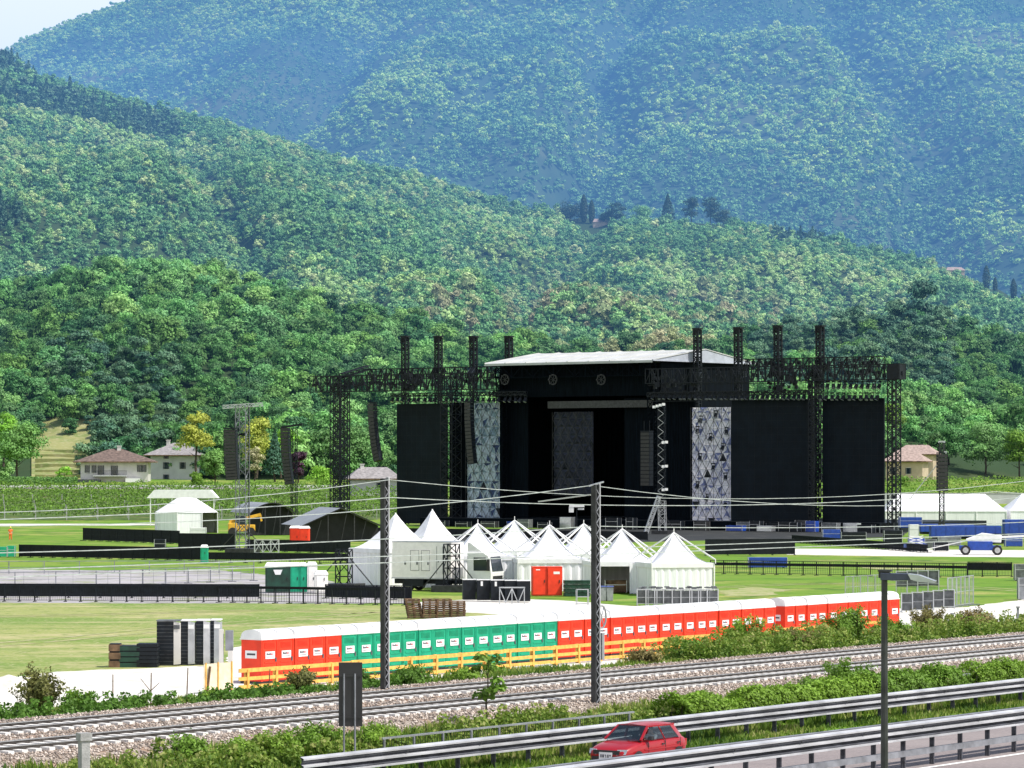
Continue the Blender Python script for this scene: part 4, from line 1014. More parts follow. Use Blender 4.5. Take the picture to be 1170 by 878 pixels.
for u_ in (ua+.8, -.8): b = MB(); b.truss((u_,1.2,1.4),(u_,1.2,zr-2),1.1,1.1,.1,1.3); obj('mast', b, MT['drape'], o)
b = MB(); u0, u1 = U(629,2), U(748,2); b.b2(u0, u1, 1.3, 1.7, Z(629,467,2), Z(629,459,2)); obj('crossbeam', b, MT['darksteel'], o)
for px in (577, 632, 687):
    b = MB(); u_, v_, z_ = SP(px, 434, -.7); n = 14
    for k in range(n):
        a0 = 2*math.pi*k/n; a1 = 2*math.pi*(k+1)/n
        b.beam((u_+.75*math.cos(a0),v_,z_+.75*math.sin(a0)),(u_+.75*math.cos(a1),v_,z_+.75*math.sin(a1)),.16)
        if k % 2: b.beam((u_,v_,z_),(u_+.75*math.cos(a0),v_,z_+.75*math.sin(a0)),.06); b.box((u_+.75*math.cos(a0),v_-.1,z_+.75*math.sin(a0)),(.2,.2,.2))
    obj('ring_light', b, MT['darksteel'], o)
# clutter on deck
rr = random.Random(9)

# ---- patterned scenic cloth: folded triangles
def tri_panel(name, label, pxa, pxb, pya, pyb, v, mats, nx, dark=False):
    ua, ub = U(pxa, v), U(pxb, v); zt = Z(pxa, pya, v); zb = Z(pxa, pyb, v); wd = ub-ua; hh = zt-zb; st = wd/nx; sh = st*.86
    o = ST(name, label, 'scenic cloth', ua, v, zb); r = random.Random(int(pxa)); nz = int(hh/sh)+1; b = MB()
    for j in range(nz):
        z0, z1 = j*sh, min((j+1)*sh, hh)
        if z1-z0 < .2: continue
        for i in range(nx*2+1):
            up = (i+j) % 2 == 0; xc = i*st/2; P3 = [(xc-st/2,z0),(xc+st/2,z0),(xc,z1)] if up else [(xc-st/2,z1),(xc+st/2,z1),(xc,z0)]
            P3 = [(min(max(x,0),wd),z) for x,z in P3]; cx = sum(p[0] for p in P3)/3; cz = sum(p[1] for p in P3)/3
            dp = -.35*r.uniform(.3,1.0); vs = [(x,0,z) for x,z in P3]+[(cx,dp,cz)]
            b0 = len(b.v); b.v += vs; hole = r.random() < .03
            for k in range(3):
                b.f.append([b0+k, b0+(k+1)%3, b0+3]); b.m.append(3 if hole else r.choices([0,1,2],[7,1.5,2.5])[0])
    obj('cloth', b, mats, o)
    b = MB()
    for k in range(nx+1): b.beam((k*st,-.42,0),(k*st,-.42,hh),.045)
    for j in range(0,nz): b.beam((0,-.4,j*sh),(wd,-.4,min(hh,j*sh+wd*.86*.0+.0)),.03)
    j = -nx
    while j < nz:
        for sgn in (1,-1):
            x0, x1 = 0, wd; z0 = (j if sgn > 0 else j+nx*2-nx+nx)*sh; z1 = z0+sgn*nx*2*sh
            ts_ = []
            a, c = Vector((x0,-.4,z0)), Vector((x1,-.4,z1))
            t0 = max(0, (0-z0)/(z1-z0)) if sgn > 0 else max(0, (hh-z0)/(z1-z0)); t1 = min(1, (hh-z0)/(z1-z0)) if sgn > 0 else min(1, (0-z0)/(z1-z0))
            if t1 > t0: b.beam(a.lerp(c,t0), a.lerp(c,t1), .05)
        j += 2
    obj('lattice', b, MT['darksteel'], o); return o
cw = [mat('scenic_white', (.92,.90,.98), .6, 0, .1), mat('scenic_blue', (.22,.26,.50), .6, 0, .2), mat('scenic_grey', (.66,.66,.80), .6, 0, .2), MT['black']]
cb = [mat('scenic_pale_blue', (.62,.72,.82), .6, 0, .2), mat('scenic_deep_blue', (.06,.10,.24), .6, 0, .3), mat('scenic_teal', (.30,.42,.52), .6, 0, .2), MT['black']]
cd = [mat('scenic_shaded', (.016,.022,.045), .7, 0, .2), mat('scenic_deep_shade', (.007,.010,.022), .7, 0, .3), mat('scenic_dim', (.011,.015,.032), .7, 0, .2), MT['black']]  # same cloth with the stage interior's shade painted into its colours
for m_ in cw[:3]+cb[:3]:
    nt = m_.node_tree; bs = nt.nodes['Principled BSDF']; tr = N(nt, 'ShaderNodeBsdfTranslucent'); mx = N(nt, 'ShaderNodeMixShader'); mx.inputs[0].default_value = .30
    nt.links.new(bs.inputs['Base Color'].links[0].from_socket, tr.inputs['Color']); nt.links.new(bs.outputs[0], mx.inputs[1]); nt.links.new(tr.outputs[0], mx.inputs[2]); nt.links.new(mx.outputs[0], nt.nodes['Material Output'].inputs[0])
tri_panel('scenic_cloth', 'bluish triangle-patterned cloth strip left of the stage opening', 534, 571, 461, 601, .6, cb, 4)
tri_panel('scenic_cloth', 'bright white triangle-patterned cloth strip right of the stage opening', 791, 835, 466, 601, .6, cw, 5)
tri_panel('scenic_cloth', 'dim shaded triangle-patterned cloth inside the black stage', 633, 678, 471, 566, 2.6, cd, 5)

# ---- big black screens
def screen(label, pxa, pxb, pya, pyb, v, mt='screen'):
    ua, ub = U(pxa,v), U(pxb,v); zt, zb = Z(pxa,pya,v), Z(pxa,pyb,v); o = ST('video_screen', label, 'screen', ua, v, zb); w_, h_ = ub-ua, zt-zb
    b = MB(); b.b2(0,w_,0,.25,0,h_); obj('panel', b, MT[mt], o)
    b = MB(); nx = max(2,round(w_/1.0)); nz = max(2,round(h_/1.0))
    for k in range(nx+1): b.b2(k*w_/nx-.012,k*w_/nx+.012,-.012,-.002,0,h_)
    for k in range(nz+1): b.b2(0,w_,-.022,-.013,k*h_/nz-.012,k*h_/nz+.012)
    obj('panel_seam', b, MT['black'], o)
    b = MB()
    for k in range(int(w_/1.5)+1): b.truss((k*1.5+.3,.8,0),(k*1.5+.3,.8,h_),.5,.5,.05,1.5)
    obj('rear_frame', b, MT['black'], o); return o
screen('tall black screen at the far left of the stage front', 453.5, 510, 462, 598, .3)
screen('wide black screen just right of the white patterned cloth', 836, 928.5, 457.5, 601, .3)
screen('outermost black screen at the right end of the stage front', 940, 1010, 456, 602, .3)
o = ST('black_drape', 'plain black drape right of the stage opening, behind the tower with white lamps', 'drape', U(746), .9, 1.3); b = MB(); n = 24; w_ = U(790,.9)-U(746,.9)
for k in range(n): b.b2(k*w_/n,(k+.6)*w_/n,0,.12,0,Z(760,455,.9)-1.3); b.b2((k+.6)*w_/n,(k+1)*w_/n,.06,.12,0,Z(760,455,.9)-1.3)
obj('cloth', b, MT['drape'], o)
o = ST('black_drape', 'plain black drape between left screen and bluish cloth', 'drape', U(510.5), .9, 1.3); b = MB(); n = 14; w_ = U(533,.9)-U(510.5,.9)
for k in range(n): b.b2(k*w_/n,(k+.6)*w_/n,0,.12,0,Z(520,460,.9)-1.3); b.b2((k+.6)*w_/n,(k+1)*w_/n,.06,.12,0,Z(520,460,.9)-1.3)
obj('cloth', b, MT['drape'], o)

# ---- scaffold wings
def tower(o, u, v, zt, w=2.0, name='tower', legs=True, mi='black'):
    b = MB(); b.truss((u,v,0),(u,v,zt),w,w,.10,w*.62)
    
    if legs:
        b.beam((u,v-w/2,0),(u,v-w/2,zt),.08); b.beam((u,v+w/2,0),(u,v+w/2,zt),.08)
    obj(name, b, MT[mi], o); return b
def rig_truss(o, ua, ub, v, zc, w, h, name='truss', step=1.1):
    b = MB(); b.truss((ua,v,zc),(ub,v,zc),w,h,.085,step)
    r = random.Random(int(ua*10)); u = ua
    while u < ub:                                   # vertical struts and rigging motors hung inside
        b.beam((u,v-w/2,zc-h/2),(u,v-w/2,zc+h/2),.07)
        if r.random() < .6: b.box((u+.2,v,zc-r.uniform(-.3,.5)),(.4,.4,.55))
        if r.random() < .4: b.beam((u,v-w/2,zc-h/2),(u+.6,v-w/2,zc+h/2),.07)
        u += .75
    obj(name, b, MT['black'], o)
L = ST('scaffold_wing', 'left lattice scaffold wing of the stage with towers and long truss', 'scaffold')
vB = 9.0
z1 = Z(385,439); rig_truss(L, U(362), U(571), -.9, z1, 1.6, Z(385,430)-Z(385,448), step=1.2)
rig_truss(L, U(421,vB), U(566,vB), vB, Z(480,427,vB), 1.4, 1.7, 'rear_truss')
tower(L, U(394), -1.2, Z(394,431), 2.2); tower(L, U(520), -1.0, Z(520,431), 2.3)
tower(L, U(389,6), 6, Z(394,440,6), 1.6)
b = MB(); zc = Z(452,452)
b.truss((U(452),-1.0,zc),(U(606),-1.0,zc),.5,.5,.07,.7); b.beam((U(452),-1.0,zc-1.1),(U(606),-1,zc-1.1),.08); obj('lighting_bar', b, MT['black'], L)
b = MB()
for px in (395,430,455,490,527,560): b.beam((U(px),-1.0,zc),(U(px),-1.0,z1),.05)
for px in (462.5,500.5,541,581): pass
obj('hanger', b, MT['black'], L)
b = MB(); b.truss((U(394),-.9,Z(394,430)),(U(421,vB),vB,Z(421,420,vB)),.7,.7,.08,1); b.truss((U(540),-.9,Z(540,430)),(U(541,vB),vB,Z(541,422,vB)),.7,.7,.08,1); b.truss((U(480),-.9,z1),(U(480,vB),vB,z1+.5),.7,.7,.08,1); obj('cross_truss', b, MT['black'], L)
Rw = ST('scaffold_wing', 'right lattice scaffold wing of the stage with towers and long truss', 'scaffold')
z1 = Z(1028,425); rig_truss(Rw, U(745), U(1035), -.9, z1, 1.6, Z(1028,416.5)-Z(1028,434), step=1.2)
rig_truss(Rw, U(850,vB), U(1008,vB), vB, Z(930,415,vB), 1.4, 1.5, 'rear_truss')
b = MB(); b.box(((U(1022)+U(1035))/2,-.9,z1),(U(1035)-U(1022),1.9,2.1)); obj('corner_block', b, MT['black'], Rw)
tower(Rw, U(1026), -1.0, Z(1026,420), 1.35); tower(Rw, U(934), -1.0, Z(934,418), 1.05)
zc = Z(900,449)
b = MB(); b.truss((U(745),-1.0,zc),(U(928),-1.0,zc),.5,.6,.08,.7); b.beam((U(745),-1.0,zc-1.0),(U(1008),-1,zc-1.0),.10); b.beam((U(745),-1.0,zc+1.4),(U(1000),-1,zc+1.4),.08); obj('lighting_bar', b, MT['black'], Rw)
b = MB()
for px in (760,790,812,840,870,900,925,950,970,990,1005): b.beam((U(px),-1.0,zc-1),(U(px),-1.0,z1),.06)
obj('hanger', b, MT['black'], Rw)
b = MB()
for px in (800,850,890,937,990): b.truss((U(px),-.9,z1),(U(px,vB),vB,z1+.4),.7,.7,.08,1)
obj('cross_truss', b, MT['black'], Rw)
# motor clusters (dark irregular bulk where trusses meet)
for nm, (pa, pb, ya, yb) in {'a':(745,792,430,456), 'b':(877,912,420,448), 'c':(455,475,428,446)}.items():
    r = random.Random(pa); me = MB().box((0,0,0),(.42,.42,.5)).mesh('chain_motor', MT['black'])
    for k in range(30):
        x, v_, z_ = SP(r.uniform(pa,pb), r.uniform(ya,yb), r.uniform(-2,1)); q = link('chain_motor', me, L if nm == 'c' else Rw, (x,v_,z_), r.uniform(.1,3)); q.scale = (r.uniform(.6,1.5),)*3
# tall masts rising above the truss
def spire(label, px, ytop, ybot, grp):
    o = ST('lattice_mast', label, 'mast', U(px,vB), vB, 0, grp); zt = Z(px,ytop,vB); zb = Z(px,ybot+16,vB)
    b = MB(); b.truss((0,0,zb),(0,0,zt-.3),.85,.85,.12,.75); b.beam((.55,0,zb),(.55,0,zt),.07); obj('lattice', b, MT['black'], o)
    b = MB(); b.box((0,0,zt-.1),(1.35,1.0,.22)); b.box((-.62,0,zt-.9),(.35,.5,.4)); b.box((-.6,0,zt-2.0),(.3,.4,.3)); b.box((-.2,0,zt-.55),(.9,.8,.7)); obj('head_block', b, MT['black'], o)
    b = MB(); b.truss((0,0,0),(0,0,zb),.8,.8,.1,1.1); obj('lower_lattice', b, MT['black'], o); return o
words = ['first (leftmost)','second','third','fourth']
for k, px in enumerate((463,501,541,581.5)): spire('%s of four dark masts standing above the left scaffold wing' % words[k], px, 384, 420, 'masts above the left wing')
for k, (px, yt) in enumerate(((797,375),(843.5,374),(889,372),(937,372))): spire('%s of four dark masts standing above the right scaffold wing' % words[k], px, yt, 412, 'masts above the right wing')

# ---- hanging lights
def spot_proto():
    o = ST('spotlight', '', 'stage light'); b = MB(); b.beam((-.22,0,0),(-.22,0,-.55),.07); b.beam((.22,0,0),(.22,0,-.55),.07); b.box((0,0,.04),(.55,.3,.16)); obj('yoke', b, MT['black'], o)
    b = MB(); b.cyl((0,.05,-.35),(0,-.25,-.95),.24,.30,10); obj('head', b, MT['black'], o)
    b = MB(); b.cyl((0,-.25,-.951),(0,-.258,-.967),.27,.27,10); obj('lens', b, MT['lampg'], o); return o
sp = spot_proto(); first = True
def put_spot(px, py, v, lab, grp):
    global first
    u, v_, z = SP(px, py, v); q = sp if first else dup(sp); first = False
    q.location = SW(u, v_, z); q.rotation_euler = (0,0,SROT+rr.uniform(-.6,.6)); q['label'] = lab; q['group'] = grp
for k in range(26): put_spot(449+k*6.1+rr.uniform(-1,1), 452.5, -1.0, 'one of the black spotlights hanging in a row under the left scaffold truss', 'spotlights under the left truss')
for k in range(31): put_spot(748+k*5.9+rr.uniform(-1,1), 449, -1.0, 'one of the black spotlights crowded under the right truss, above the wide screen', 'spotlights above the wide right screen')
for k in range(11): put_spot(938+k*6.5, 449.5, -1.0, 'one of the black spotlights low above the outermost right screen', 'lower spotlights above the outer screen')
for k in range(13): put_spot(926+k*6.6, 436.5, -1.0, 'one of the black spotlights on the upper bar above the outermost right screen', 'upper spotlights above the outer screen')
def cloth_light(px, py): put_spot(px, py, -.2, 'one of the small dark lamps fixed on the white patterned cloth', 'lamps on the white patterned cloth')
for px, py in ((801,476),(818,470),(797,488),(812,496),(830,489),(826,507),(800,519),(815,530),(829,541),(797,551),(808,565),(829,572)): cloth_light(px, py)

# ---- line arrays
def array(label, loc, rotz, n, w_, h_, curve=0, deep=.9):
    o = thing('line_array', label, 'loudspeaker array', loc, rotz); me = MB().box((0,0,-h_/2),(w_,deep,h_*.93)).mesh('speaker_cabinet', MT['black'])
    grl = MB(); grl.box((0,-deep/2-.01,-h_/2),(w_*.9,.02,h_*.8)); gm = grl.mesh('grille', MT['plast'])
    x = 0; z = 0; tilt = 0
    for k in range(n):
        c = link('speaker_cabinet', me, o, (x,0,z)); c.rotation_euler = (0,-tilt,0); link('grille', gm, c)
        tilt = curve*k/n; x += math.sin(tilt)*h_; z -= math.cos(tilt)*h_
    b = MB(); b.box((0,0,.12),(w_*1.0,deep*1.1,.15)); b.beam((-w_*.3,0,.15),(-w_*.3,0,1.6),.05); b.beam((w_*.3,0,.15),(w_*.3,0,1.6),.05); obj('flying_frame', b, MT['black'], o); return o
u, v_, z = SP(425.5, 461, -1.2); array('curved black line array hanging left of the left screen', SW(u,v_,z), SROT, 16, 1.3, .58, .30)
u, v_, z = SP(536, 460, -2.2); array('black line array hanging in front of the bluish patterned cloth', SW(u,v_,z), SROT, 17, 1.25, .56, .16)
p = P(263.5, 491, 384); array('black line array hung on the left audio tower', p, -.1, 16, 1.35, .34, .10, 1.3)
p = P(326, 489, 560); array('distant black line array behind the left audio tower', p, -.3, 16, 1.3, .56, .18, 1.0)
p = P(739, 494, 500); array('black line array hung beside the tower with white lamps', p, SROT, 14, 1.6, .54, 0)
p = P(1076.5, 519, 440); array('black line array hung on the thin tower in front of the white marquee at right', p, 0, 10, 1.35, .46, 0)

# ---- audio and light towers on the field
def ftower(label, px, D, ybase, ytop, w, mi, step=None, z0=0):
    x, y, _ = P(px, ybase, D); zt = H-(ytop-HY)/F*D; o = thing('lattice_tower', label, 'tower', (x,y,z0), -.3)
    b = MB(); b.truss((0,0,0),(0,0,zt-z0),w,w,.06,step or w); obj('lattice', b, MT[mi], o)
    b = MB(); s = w*1.6; b.box((0,0,.25),(s*1.6,s*1.6,.5)); b.beam((-s*1.5,0,.3),(0,0,3),.07); b.beam((s*1.5,0,.3),(0,0,3),.07); obj('base', b, MT['darksteel'], o)
    return o, zt-z0
o, h = ftower('silver lattice audio tower at left with a horizontal bar on top', 277, 386, 632, 464, 1.15, 'galvd')
b = MB(); b.truss((-2.2,0,h-.1),(2.3,0,h+.15),.35,.35,.04,.5); obj('top_bar', b, MT['alu'], o)
b = MB(); b.beam((.75,0,0),(.75,0,h+.3),.08); b.beam((-.9,0,h-3.2),(.5,0,h-3.0),.2); b.beam((-2.0,0,h-2.8),(-.3,0,h-2.6),.14); obj('winch_arm', b, MT['black'], o)
o, h = ftower('dark thin tower behind the left audio tower', 336, 562, 600, 490, .8, 'black')
b = MB(); b.beam((-2.2,0,h+.2),(1.4,0,h+.7),.3); obj('top_bar', b, MT['black'], o)
D = 490; o, h = ftower('lattice tower with white lamps standing before the stage, right of the opening', 756, D, 608, 462, .9, 'black')
b = MB()
for k in range(13): zz = 1+k*1.25; b.beam((-.4,-.5,zz),(.4,-.5,zz+.6),.05); b.beam((.4,-.5,zz+.6),(-.4,-.5,zz+1.2),.05)
obj('cable_run', b, MT['galv'], o)
b = MB()
for zz, s in ((h-.4,1),(h-5.3,.5),(h-8.6,.5),(h-11.8,.5)):
    for k in range(4 if s == 1 else 2): b.box(((-.9 if s == 1 else .4)+k*.45*1, -.7, zz+k*.12*s), (.42,.5,.35), .3)
obj('lamp_bank', b, MT['white'], o)
b = MB(); b.truss((-2.0,-1.2,0),(-.3,-.3,5.2),.5,.5,.06); b.truss((.3,-.6,0),(.2,-.6,4.6),.9,.9,.06); obj('stay_truss', b, MT['alu'], o)
o, h = ftower('thin lattice tower at right in front of the white marquee', 1076, 440, 619, 506, .55, 'darksteel')
b = MB(); b.box((0,0,h+.1),(.8,.6,.25)); b.box((.5,-.2,h-1.2),(.3,.3,.3)); b.beam((0,0,h-2),(-3.9,-.5,h-7),.10); obj('stay', b, MT['galv'], o)
o, h = ftower('short black lattice tower piece left of the tall white tent', 393, 272, 674, 628, 1.0, 'black')
o, h = ftower('short lattice tower piece standing between box truck body and cab', 516, 268, 672, 622, .95, 'black')

# ---- camera crane box on stage front
x, y, z = P(659, 581, 520); o = thing('lifted_light', 'white camera platform box hovering before the dark stage front', 'platform', (x,y,z), 0)
b = MB(); b.box((0,0,.35),(2.2,1.0,.35)); b.box((-.8,0,-.2),(.7,.9,.8)); b.box((.6,0,-.1),(.9,.6,.25)); obj('platform', b, MT['white'], o); b = MB(); b.beam((0,0,.2),(0,0,-z+.05),.16); b.box((0,0,-z+.12),(1.6,1.6,.24)); obj('column', b, MT['black'], o)
# deck and foot clutter: flight cases and gear
def case(label, loc, size, rz, mt, grp=None, lid=True, name='flight_case', cat='case'):
    o = thing(name, label, cat, loc, rz, grp); w_, d_, h_ = size
    b = MB(); b.box((0,0,h_/2+.08),(w_,d_,h_)); obj('shell', b, MT[mt], o, bevel=.02)
    b = MB()
    for x in (-w_/2,w_/2):
        for y in (-d_/2,d_/2): b.box((x,y,h_/2+.08),(.05,.05,h_+.02))
    b.box((0,-d_/2-.012,h_*.72),(w_,.02,.04)); obj('edging', b, MT['alu'], o)
    for x in (-w_*.4,w_*.4):
        for y in (-d_*.4,d_*.4): b = MB(); b.cyl((x,y,.06),(x+.05,y,.06),.06); obj('castor', b, MT['rubber'], o)
    return o
cl = ['black','black','darksteel','blue','greymet','black','alu','black']; word = ['long','small','tall','low','square','wide','narrow','scuffed']
for k in range(26):
    px = [505,530,560,585,600,622,648,700,720,770,800,838,850,862,872,884,896,905,915,925,945,958,970,985,1000,1012][k]; mt = cl[k % 8]
    D = SW(U(px), -6).y; x = (px-CX)/F*D
    nm = {'black':'black','darksteel':'dark grey','blue':'blue','greymet':'grey','alu':'silver'}[mt]
    case('one of the %s gear cases lined up along the foot of the stage' % nm, (x, D-3-(k%3)*1.5, 0), (rr.uniform(1.2,3),1,rr.uniform(.7,1.7)), SROT, mt, '%s gear cases at the stage foot' % nm)

# ---- tents
def pagoda(label, px, D, w_, he, hp, rotz, frame=True, walls=(1,1,1,1), name='pagoda_tent', conc=1.9, cat='tent', z0=0, mt='tentw', wm='wallw'):
    x = (px-CX)/F*D; o = thing(name, label, cat, (x,D,z0), rotz); n = 10; m = 8; b = MB(); idx = []
    for i in range(n+1):
        t = i/n; s = w_/2*(1-t)+.06*t; z = he+(hp-he)*t**conc; ring = []
        for side in range(4):
            for j in range(m):
                q = -1+2*j/m; a = [(q,-1),(1,q),(-q,1),(-1,-q)][side]; sag = -.12*(1-q*q)*(1-t)*(i > 0)
                ring.append((a[0]*s, a[1]*s, z+sag))
        idx.append(len(b.v)); b.v += ring
    k4 = 4*m
    for i in range(n):
        for j in range(k4): b.f.append([idx[i]+j, idx[i]+(j+1)%k4, idx[i+1]+(j+1)%k4, idx[i+1]+j]); b.m.append(0)
    b.f.append([idx[n]+j for j in range(k4)]); b.m.append(0)
    obj('canopy', b, MT[mt], o, smooth=True)
    b = MB(); s = w_/2+.01
    for a, c in (((-s,-s),(s,-s)),((s,-s),(s,s)),((s,s),(-s,s)),((-s,s),(-s,-s))): b.beam((*a,he-.12),(*c,he-.12),.04,.34)
    obj('valance', b, MT[mt], o)
    s = w_/2-.05
    for k in range(4):
        if not walls[k]: continue
        b = MB(); nn = 26; c4 = [(-s,-s),(s,-s),(s,s),(-s,s)]; a, c = Vector((*c4[k],0)), Vector((*c4[(k+1)%4],0)); d = (c-a); nr = Vector((d.y,-d.x,0)).normalized()
        pts = [a+d*(i/nn)+nr*(.045*math.sin(i*2.1)) for i in range(nn+1)]
        for i in range(nn): b.quad(pts[i], pts[i+1], pts[i+1]+Vector((0,0,he-.1)), pts[i]+Vector((0,0,he-.1)))
        obj('wall', b, MT[wm], o, smooth=True)
    b = MB()
    for a in ((-1,-1),(1,-1),(1,1),(-1,1)): b.beam((a[0]*w_/2*1.01,a[1]*w_/2*1.01,0),(a[0]*w_/2*1.01,a[1]*w_/2*1.01,he),.08)
    obj('leg', b, MT['wtube'], o)
    if frame:
        b = MB()
        for a in ((-1,-1),(1,-1),(1,1),(-1,1)): b.beam((a[0]*w_/2*1.04,a[1]*w_/2*1.04,he+.28),(0,0,hp+.12),.09)
        for a in ((-1,-1),(1,-1),(1,1),(-1,1)): b.beam((a[0]*w_/2*1.04,a[1]*w_/2*1.04,he),(a[0]*w_/2*1.04,a[1]*w_/2*1.04,he+.34),.06)
        b.beam((0,0,hp),(0,0,hp+.45),.05); obj('outer_frame', b, MT['wtube'], o)
    else: b = MB(); b.cyl((0,0,hp-.1),(0,0,hp+.12),.10,.04); obj('finial', b, MT['wtube'], o)
    return o
pagoda('tall steep white tent at the left of the group, behind the left mast', 452, 279, 5.3, 3.0, 5.7, math.radians(32), False, conc=1.7)
pagoda('second steep white tent, peak rising behind the box truck', 494, 286, 4.8, 3.0, 5.9, math.radians(25), False, conc=1.7)
pagoda('white frame tent just right of the truck cab, front row', 546, 275, 5.3, 2.55, 4.9, math.radians(6))
pagoda('white frame tent in the back row between the first two front tents', 588, 285, 5.3, 2.7, 5.0, math.radians(6))
pagoda('white frame tent in the front row behind the red cabinets', 628, 272, 5.4, 2.4, 4.85, math.radians(6))
pagoda('white frame tent in the back row hidden by the right mast', 667, 283, 5.2, 2.5, 4.75, math.radians(6))
pagoda('white frame tent with an open dark doorway, right of the mast', 711, 266, 5.3, 2.35, 4.65, math.radians(6), walls=(0,1,1,1))
pagoda('rightmost white frame tent above the grey barriers', 770, 262, 4.7, 2.35, 4.45, math.radians(14))
x = P(735,0,263.3).x; b = MB(); 
for i in range(14): b.quad((i*.22,.04*math.sin(i*2),0.05),((i+1)*.22,.04*math.sin(i*2+2),.05),((i+1)*.22,.04*math.sin(i*2+2),2.3),(i*.22,.04*math.sin(i*2),2.3))
tag(obj('curtain', b, MT['wallw'], loc=(P(719.5,0,263).x,263.2,0), rotz=math.radians(6), smooth=True), 'pleated white curtain closing the right half of the open tent', 'curtain')
x = P(704,0,264).x; case('dark folding table with boxes inside the open tent doorway', (x,265,0), (1.6,.7,.9), 0, 'woodd', name='table', cat='table')
# hexagonal white marquee, far left
def hexm(label, px, D, R, he, hp, z0=0, sx=1.0):
    o = thing('marquee', label, 'marquee', ((px-CX)/F*D, D, z0), .2); n = 8; b = MB(); w2 = MB()
    for k in range(n):
        a0, a1 = 2*math.pi*(k+.5)/n, 2*math.pi*(k+1.5)/n; p, q = Vector((R*sx*math.cos(a0),R*math.sin(a0),0)), Vector((R*sx*math.cos(a1),R*math.sin(a1),0))
        zh = Vector((0,0,he)); tp = Vector((0,0,hp)); r2 = .32
        b.quad(p*1.02+zh, q*1.02+zh, q*r2+tp*.97, p*r2+tp*.97); b.poly([p*r2+tp*.97, q*r2+tp*.97, tp])
        if k in (6,): continue
        w2.quad(p, q, q+zh, p+zh)
    obj('roof', b, MT['tentw'], o); obj('wall', w2, MT['wallw'], o)
    b = MB()
    for k in range(n):
        a0 = 2*math.pi*(k+.5)/n; b.beam((R*sx*1.01*math.cos(a0),R*1.01*math.sin(a0),0),(R*sx*1.01*math.cos(a0),R*1.01*math.sin(a0),he),.12)
    obj('leg', b, MT['wtube'], o); return o
hexm('white polygonal marquee with an open side on the left field', 213, 500, 4.5, 2.9, 5.0)
case('white table beside the polygonal marquee doorway', (P(228,0,494).x,492,0), (2.2,.8,.8), 0, 'white', name='table', cat='table')
o = thing('canopy_roof', 'long low white canopy behind the polygonal marquee', 'canopy', (P(208,0,560).x, 562, 0), 0)
b = MB(); b.extr([(-5.6,-2,4.3),(5.6,-2,4.3),(4.4,-2,5.6),(-4.4,-2,5.6)], (0,4,0)); obj('roof', b, MT['tentw'], o); b = MB(); [b.b2(x-.08,x+.08,-1.8,-1.6,0,4.3) for x in (-5,-1.6,1.6,5)]; obj('leg', b, MT['wtube'], o)
# white halls at right
def hall(label, pxa, pxb, D, he, hp, dep, rz, mt='tentw', z0=0, open_=False, inset=2.6, cat='marquee'):
    w_ = (pxb-pxa)/F*D; o = thing('marquee', label, cat, ((pxa-CX)/F*D, D, z0), rz)
    b = MB(); i = inset
    b.quad((-.1,-.1,he),(w_+.1,-.1,he),(w_-i,dep/2,hp),(i,dep/2,hp)); b.quad((w_+.1,dep,he),(-.1,dep,he),(i,dep/2,hp),(w_-i,dep/2,hp)); b.poly([(-.1,-.1,he),(i,dep/2,hp),(-.1,dep,he)]); b.poly([(w_+.1,-.1,he),(w_+.1,dep,he),(w_-i,dep/2,hp)])
    obj('roof', b, MT[mt], o); b = MB()
    if not open_: b.quad((0,0,0),(w_,0,0),(w_,0,he),(0,0,he))
    b.quad((0,dep,0),(0,0,0),(0,0,he),(0,dep,he)); b.quad((w_,0,0),(w_,dep,0),(w_,dep,he),(w_,0,he)); b.quad((w_,dep,0),(0,dep,0),(0,dep,he),(w_,dep,he)); obj('wall', b, MT['wallw' if mt == 'tentw' else mt], o)
    b = MB(); k = 0
    while k <= w_: b.beam((k,-.05,0),(k,-.05,he),.1); k += w_/max(2,int(w_/4))
    obj('leg', b, MT['wtube' if mt == 'tentw' else 'galv'], o); return o
hall('large low white marquee behind the blue trailers, right of the stage', 1012, 1150, 562, 2.2, 4.9, 12, 0)
hall('white marquee cut by the right edge of the photo', 1155, 1230, 566, 2.2, 4.9, 12, 0)
# black hangars
def blackroof(label, pxa, pxb, D, he, hp, dep, arc):
    w_ = (pxb-pxa)/F*D; o = thing('hangar_tent', label, 'tent', ((pxa-CX)/F*D, D, 0), .25); b = MB(); e = MB(); n = 12
    pr = []
    for k in range(n+1):
        s = k/n; pr.append((w_*s, he+(hp-he)*(math.sin(math.pi*s)**.8 if arc else 1-abs(2*s-1))))
    for k in range(n): b.quad((pr[k][0],0,pr[k][1]),(pr[k+1][0],0,pr[k+1][1]),(pr[k+1][0],dep,pr[k+1][1]),(pr[k][0],dep,pr[k][1]))
    rf = obj('roof', b, MT['tentg'], o)
    b = MB()
    for k in range(n): b.beam((pr[k][0],-.05,pr[k][1]),(pr[k+1][0],-.05,pr[k+1][1]),.12); b.poly([(pr[k][0],1.5,0),(pr[k+1][0],1.5,0),(pr[k+1][0],1.5,pr[k+1][1]-.05),(pr[k][0],1.5,pr[k][1]-.05)])
    obj('end_wall', b, MT['tentb'], o); b = MB()
    for k in (0,4,8,12): b.beam((pr[k][0],.1,0),(pr[k][0],.1,pr[k][1]),.12)
    for k in (2,6,9): b.beam((pr[k][0],.1,0),(pr[k][0]+.8,.1,pr[k][1]),.06)
    obj('leg', b, MT['darksteel'], o); return o
blackroof('black arched open stage tent on the left field', 286, 338, 480, 3.0, 4.4, 16, True)
blackroof('wide black gabled tent with grey roof, left of the tall white tent', 345, 437, 440, 2.0, 4.2, 14, False)
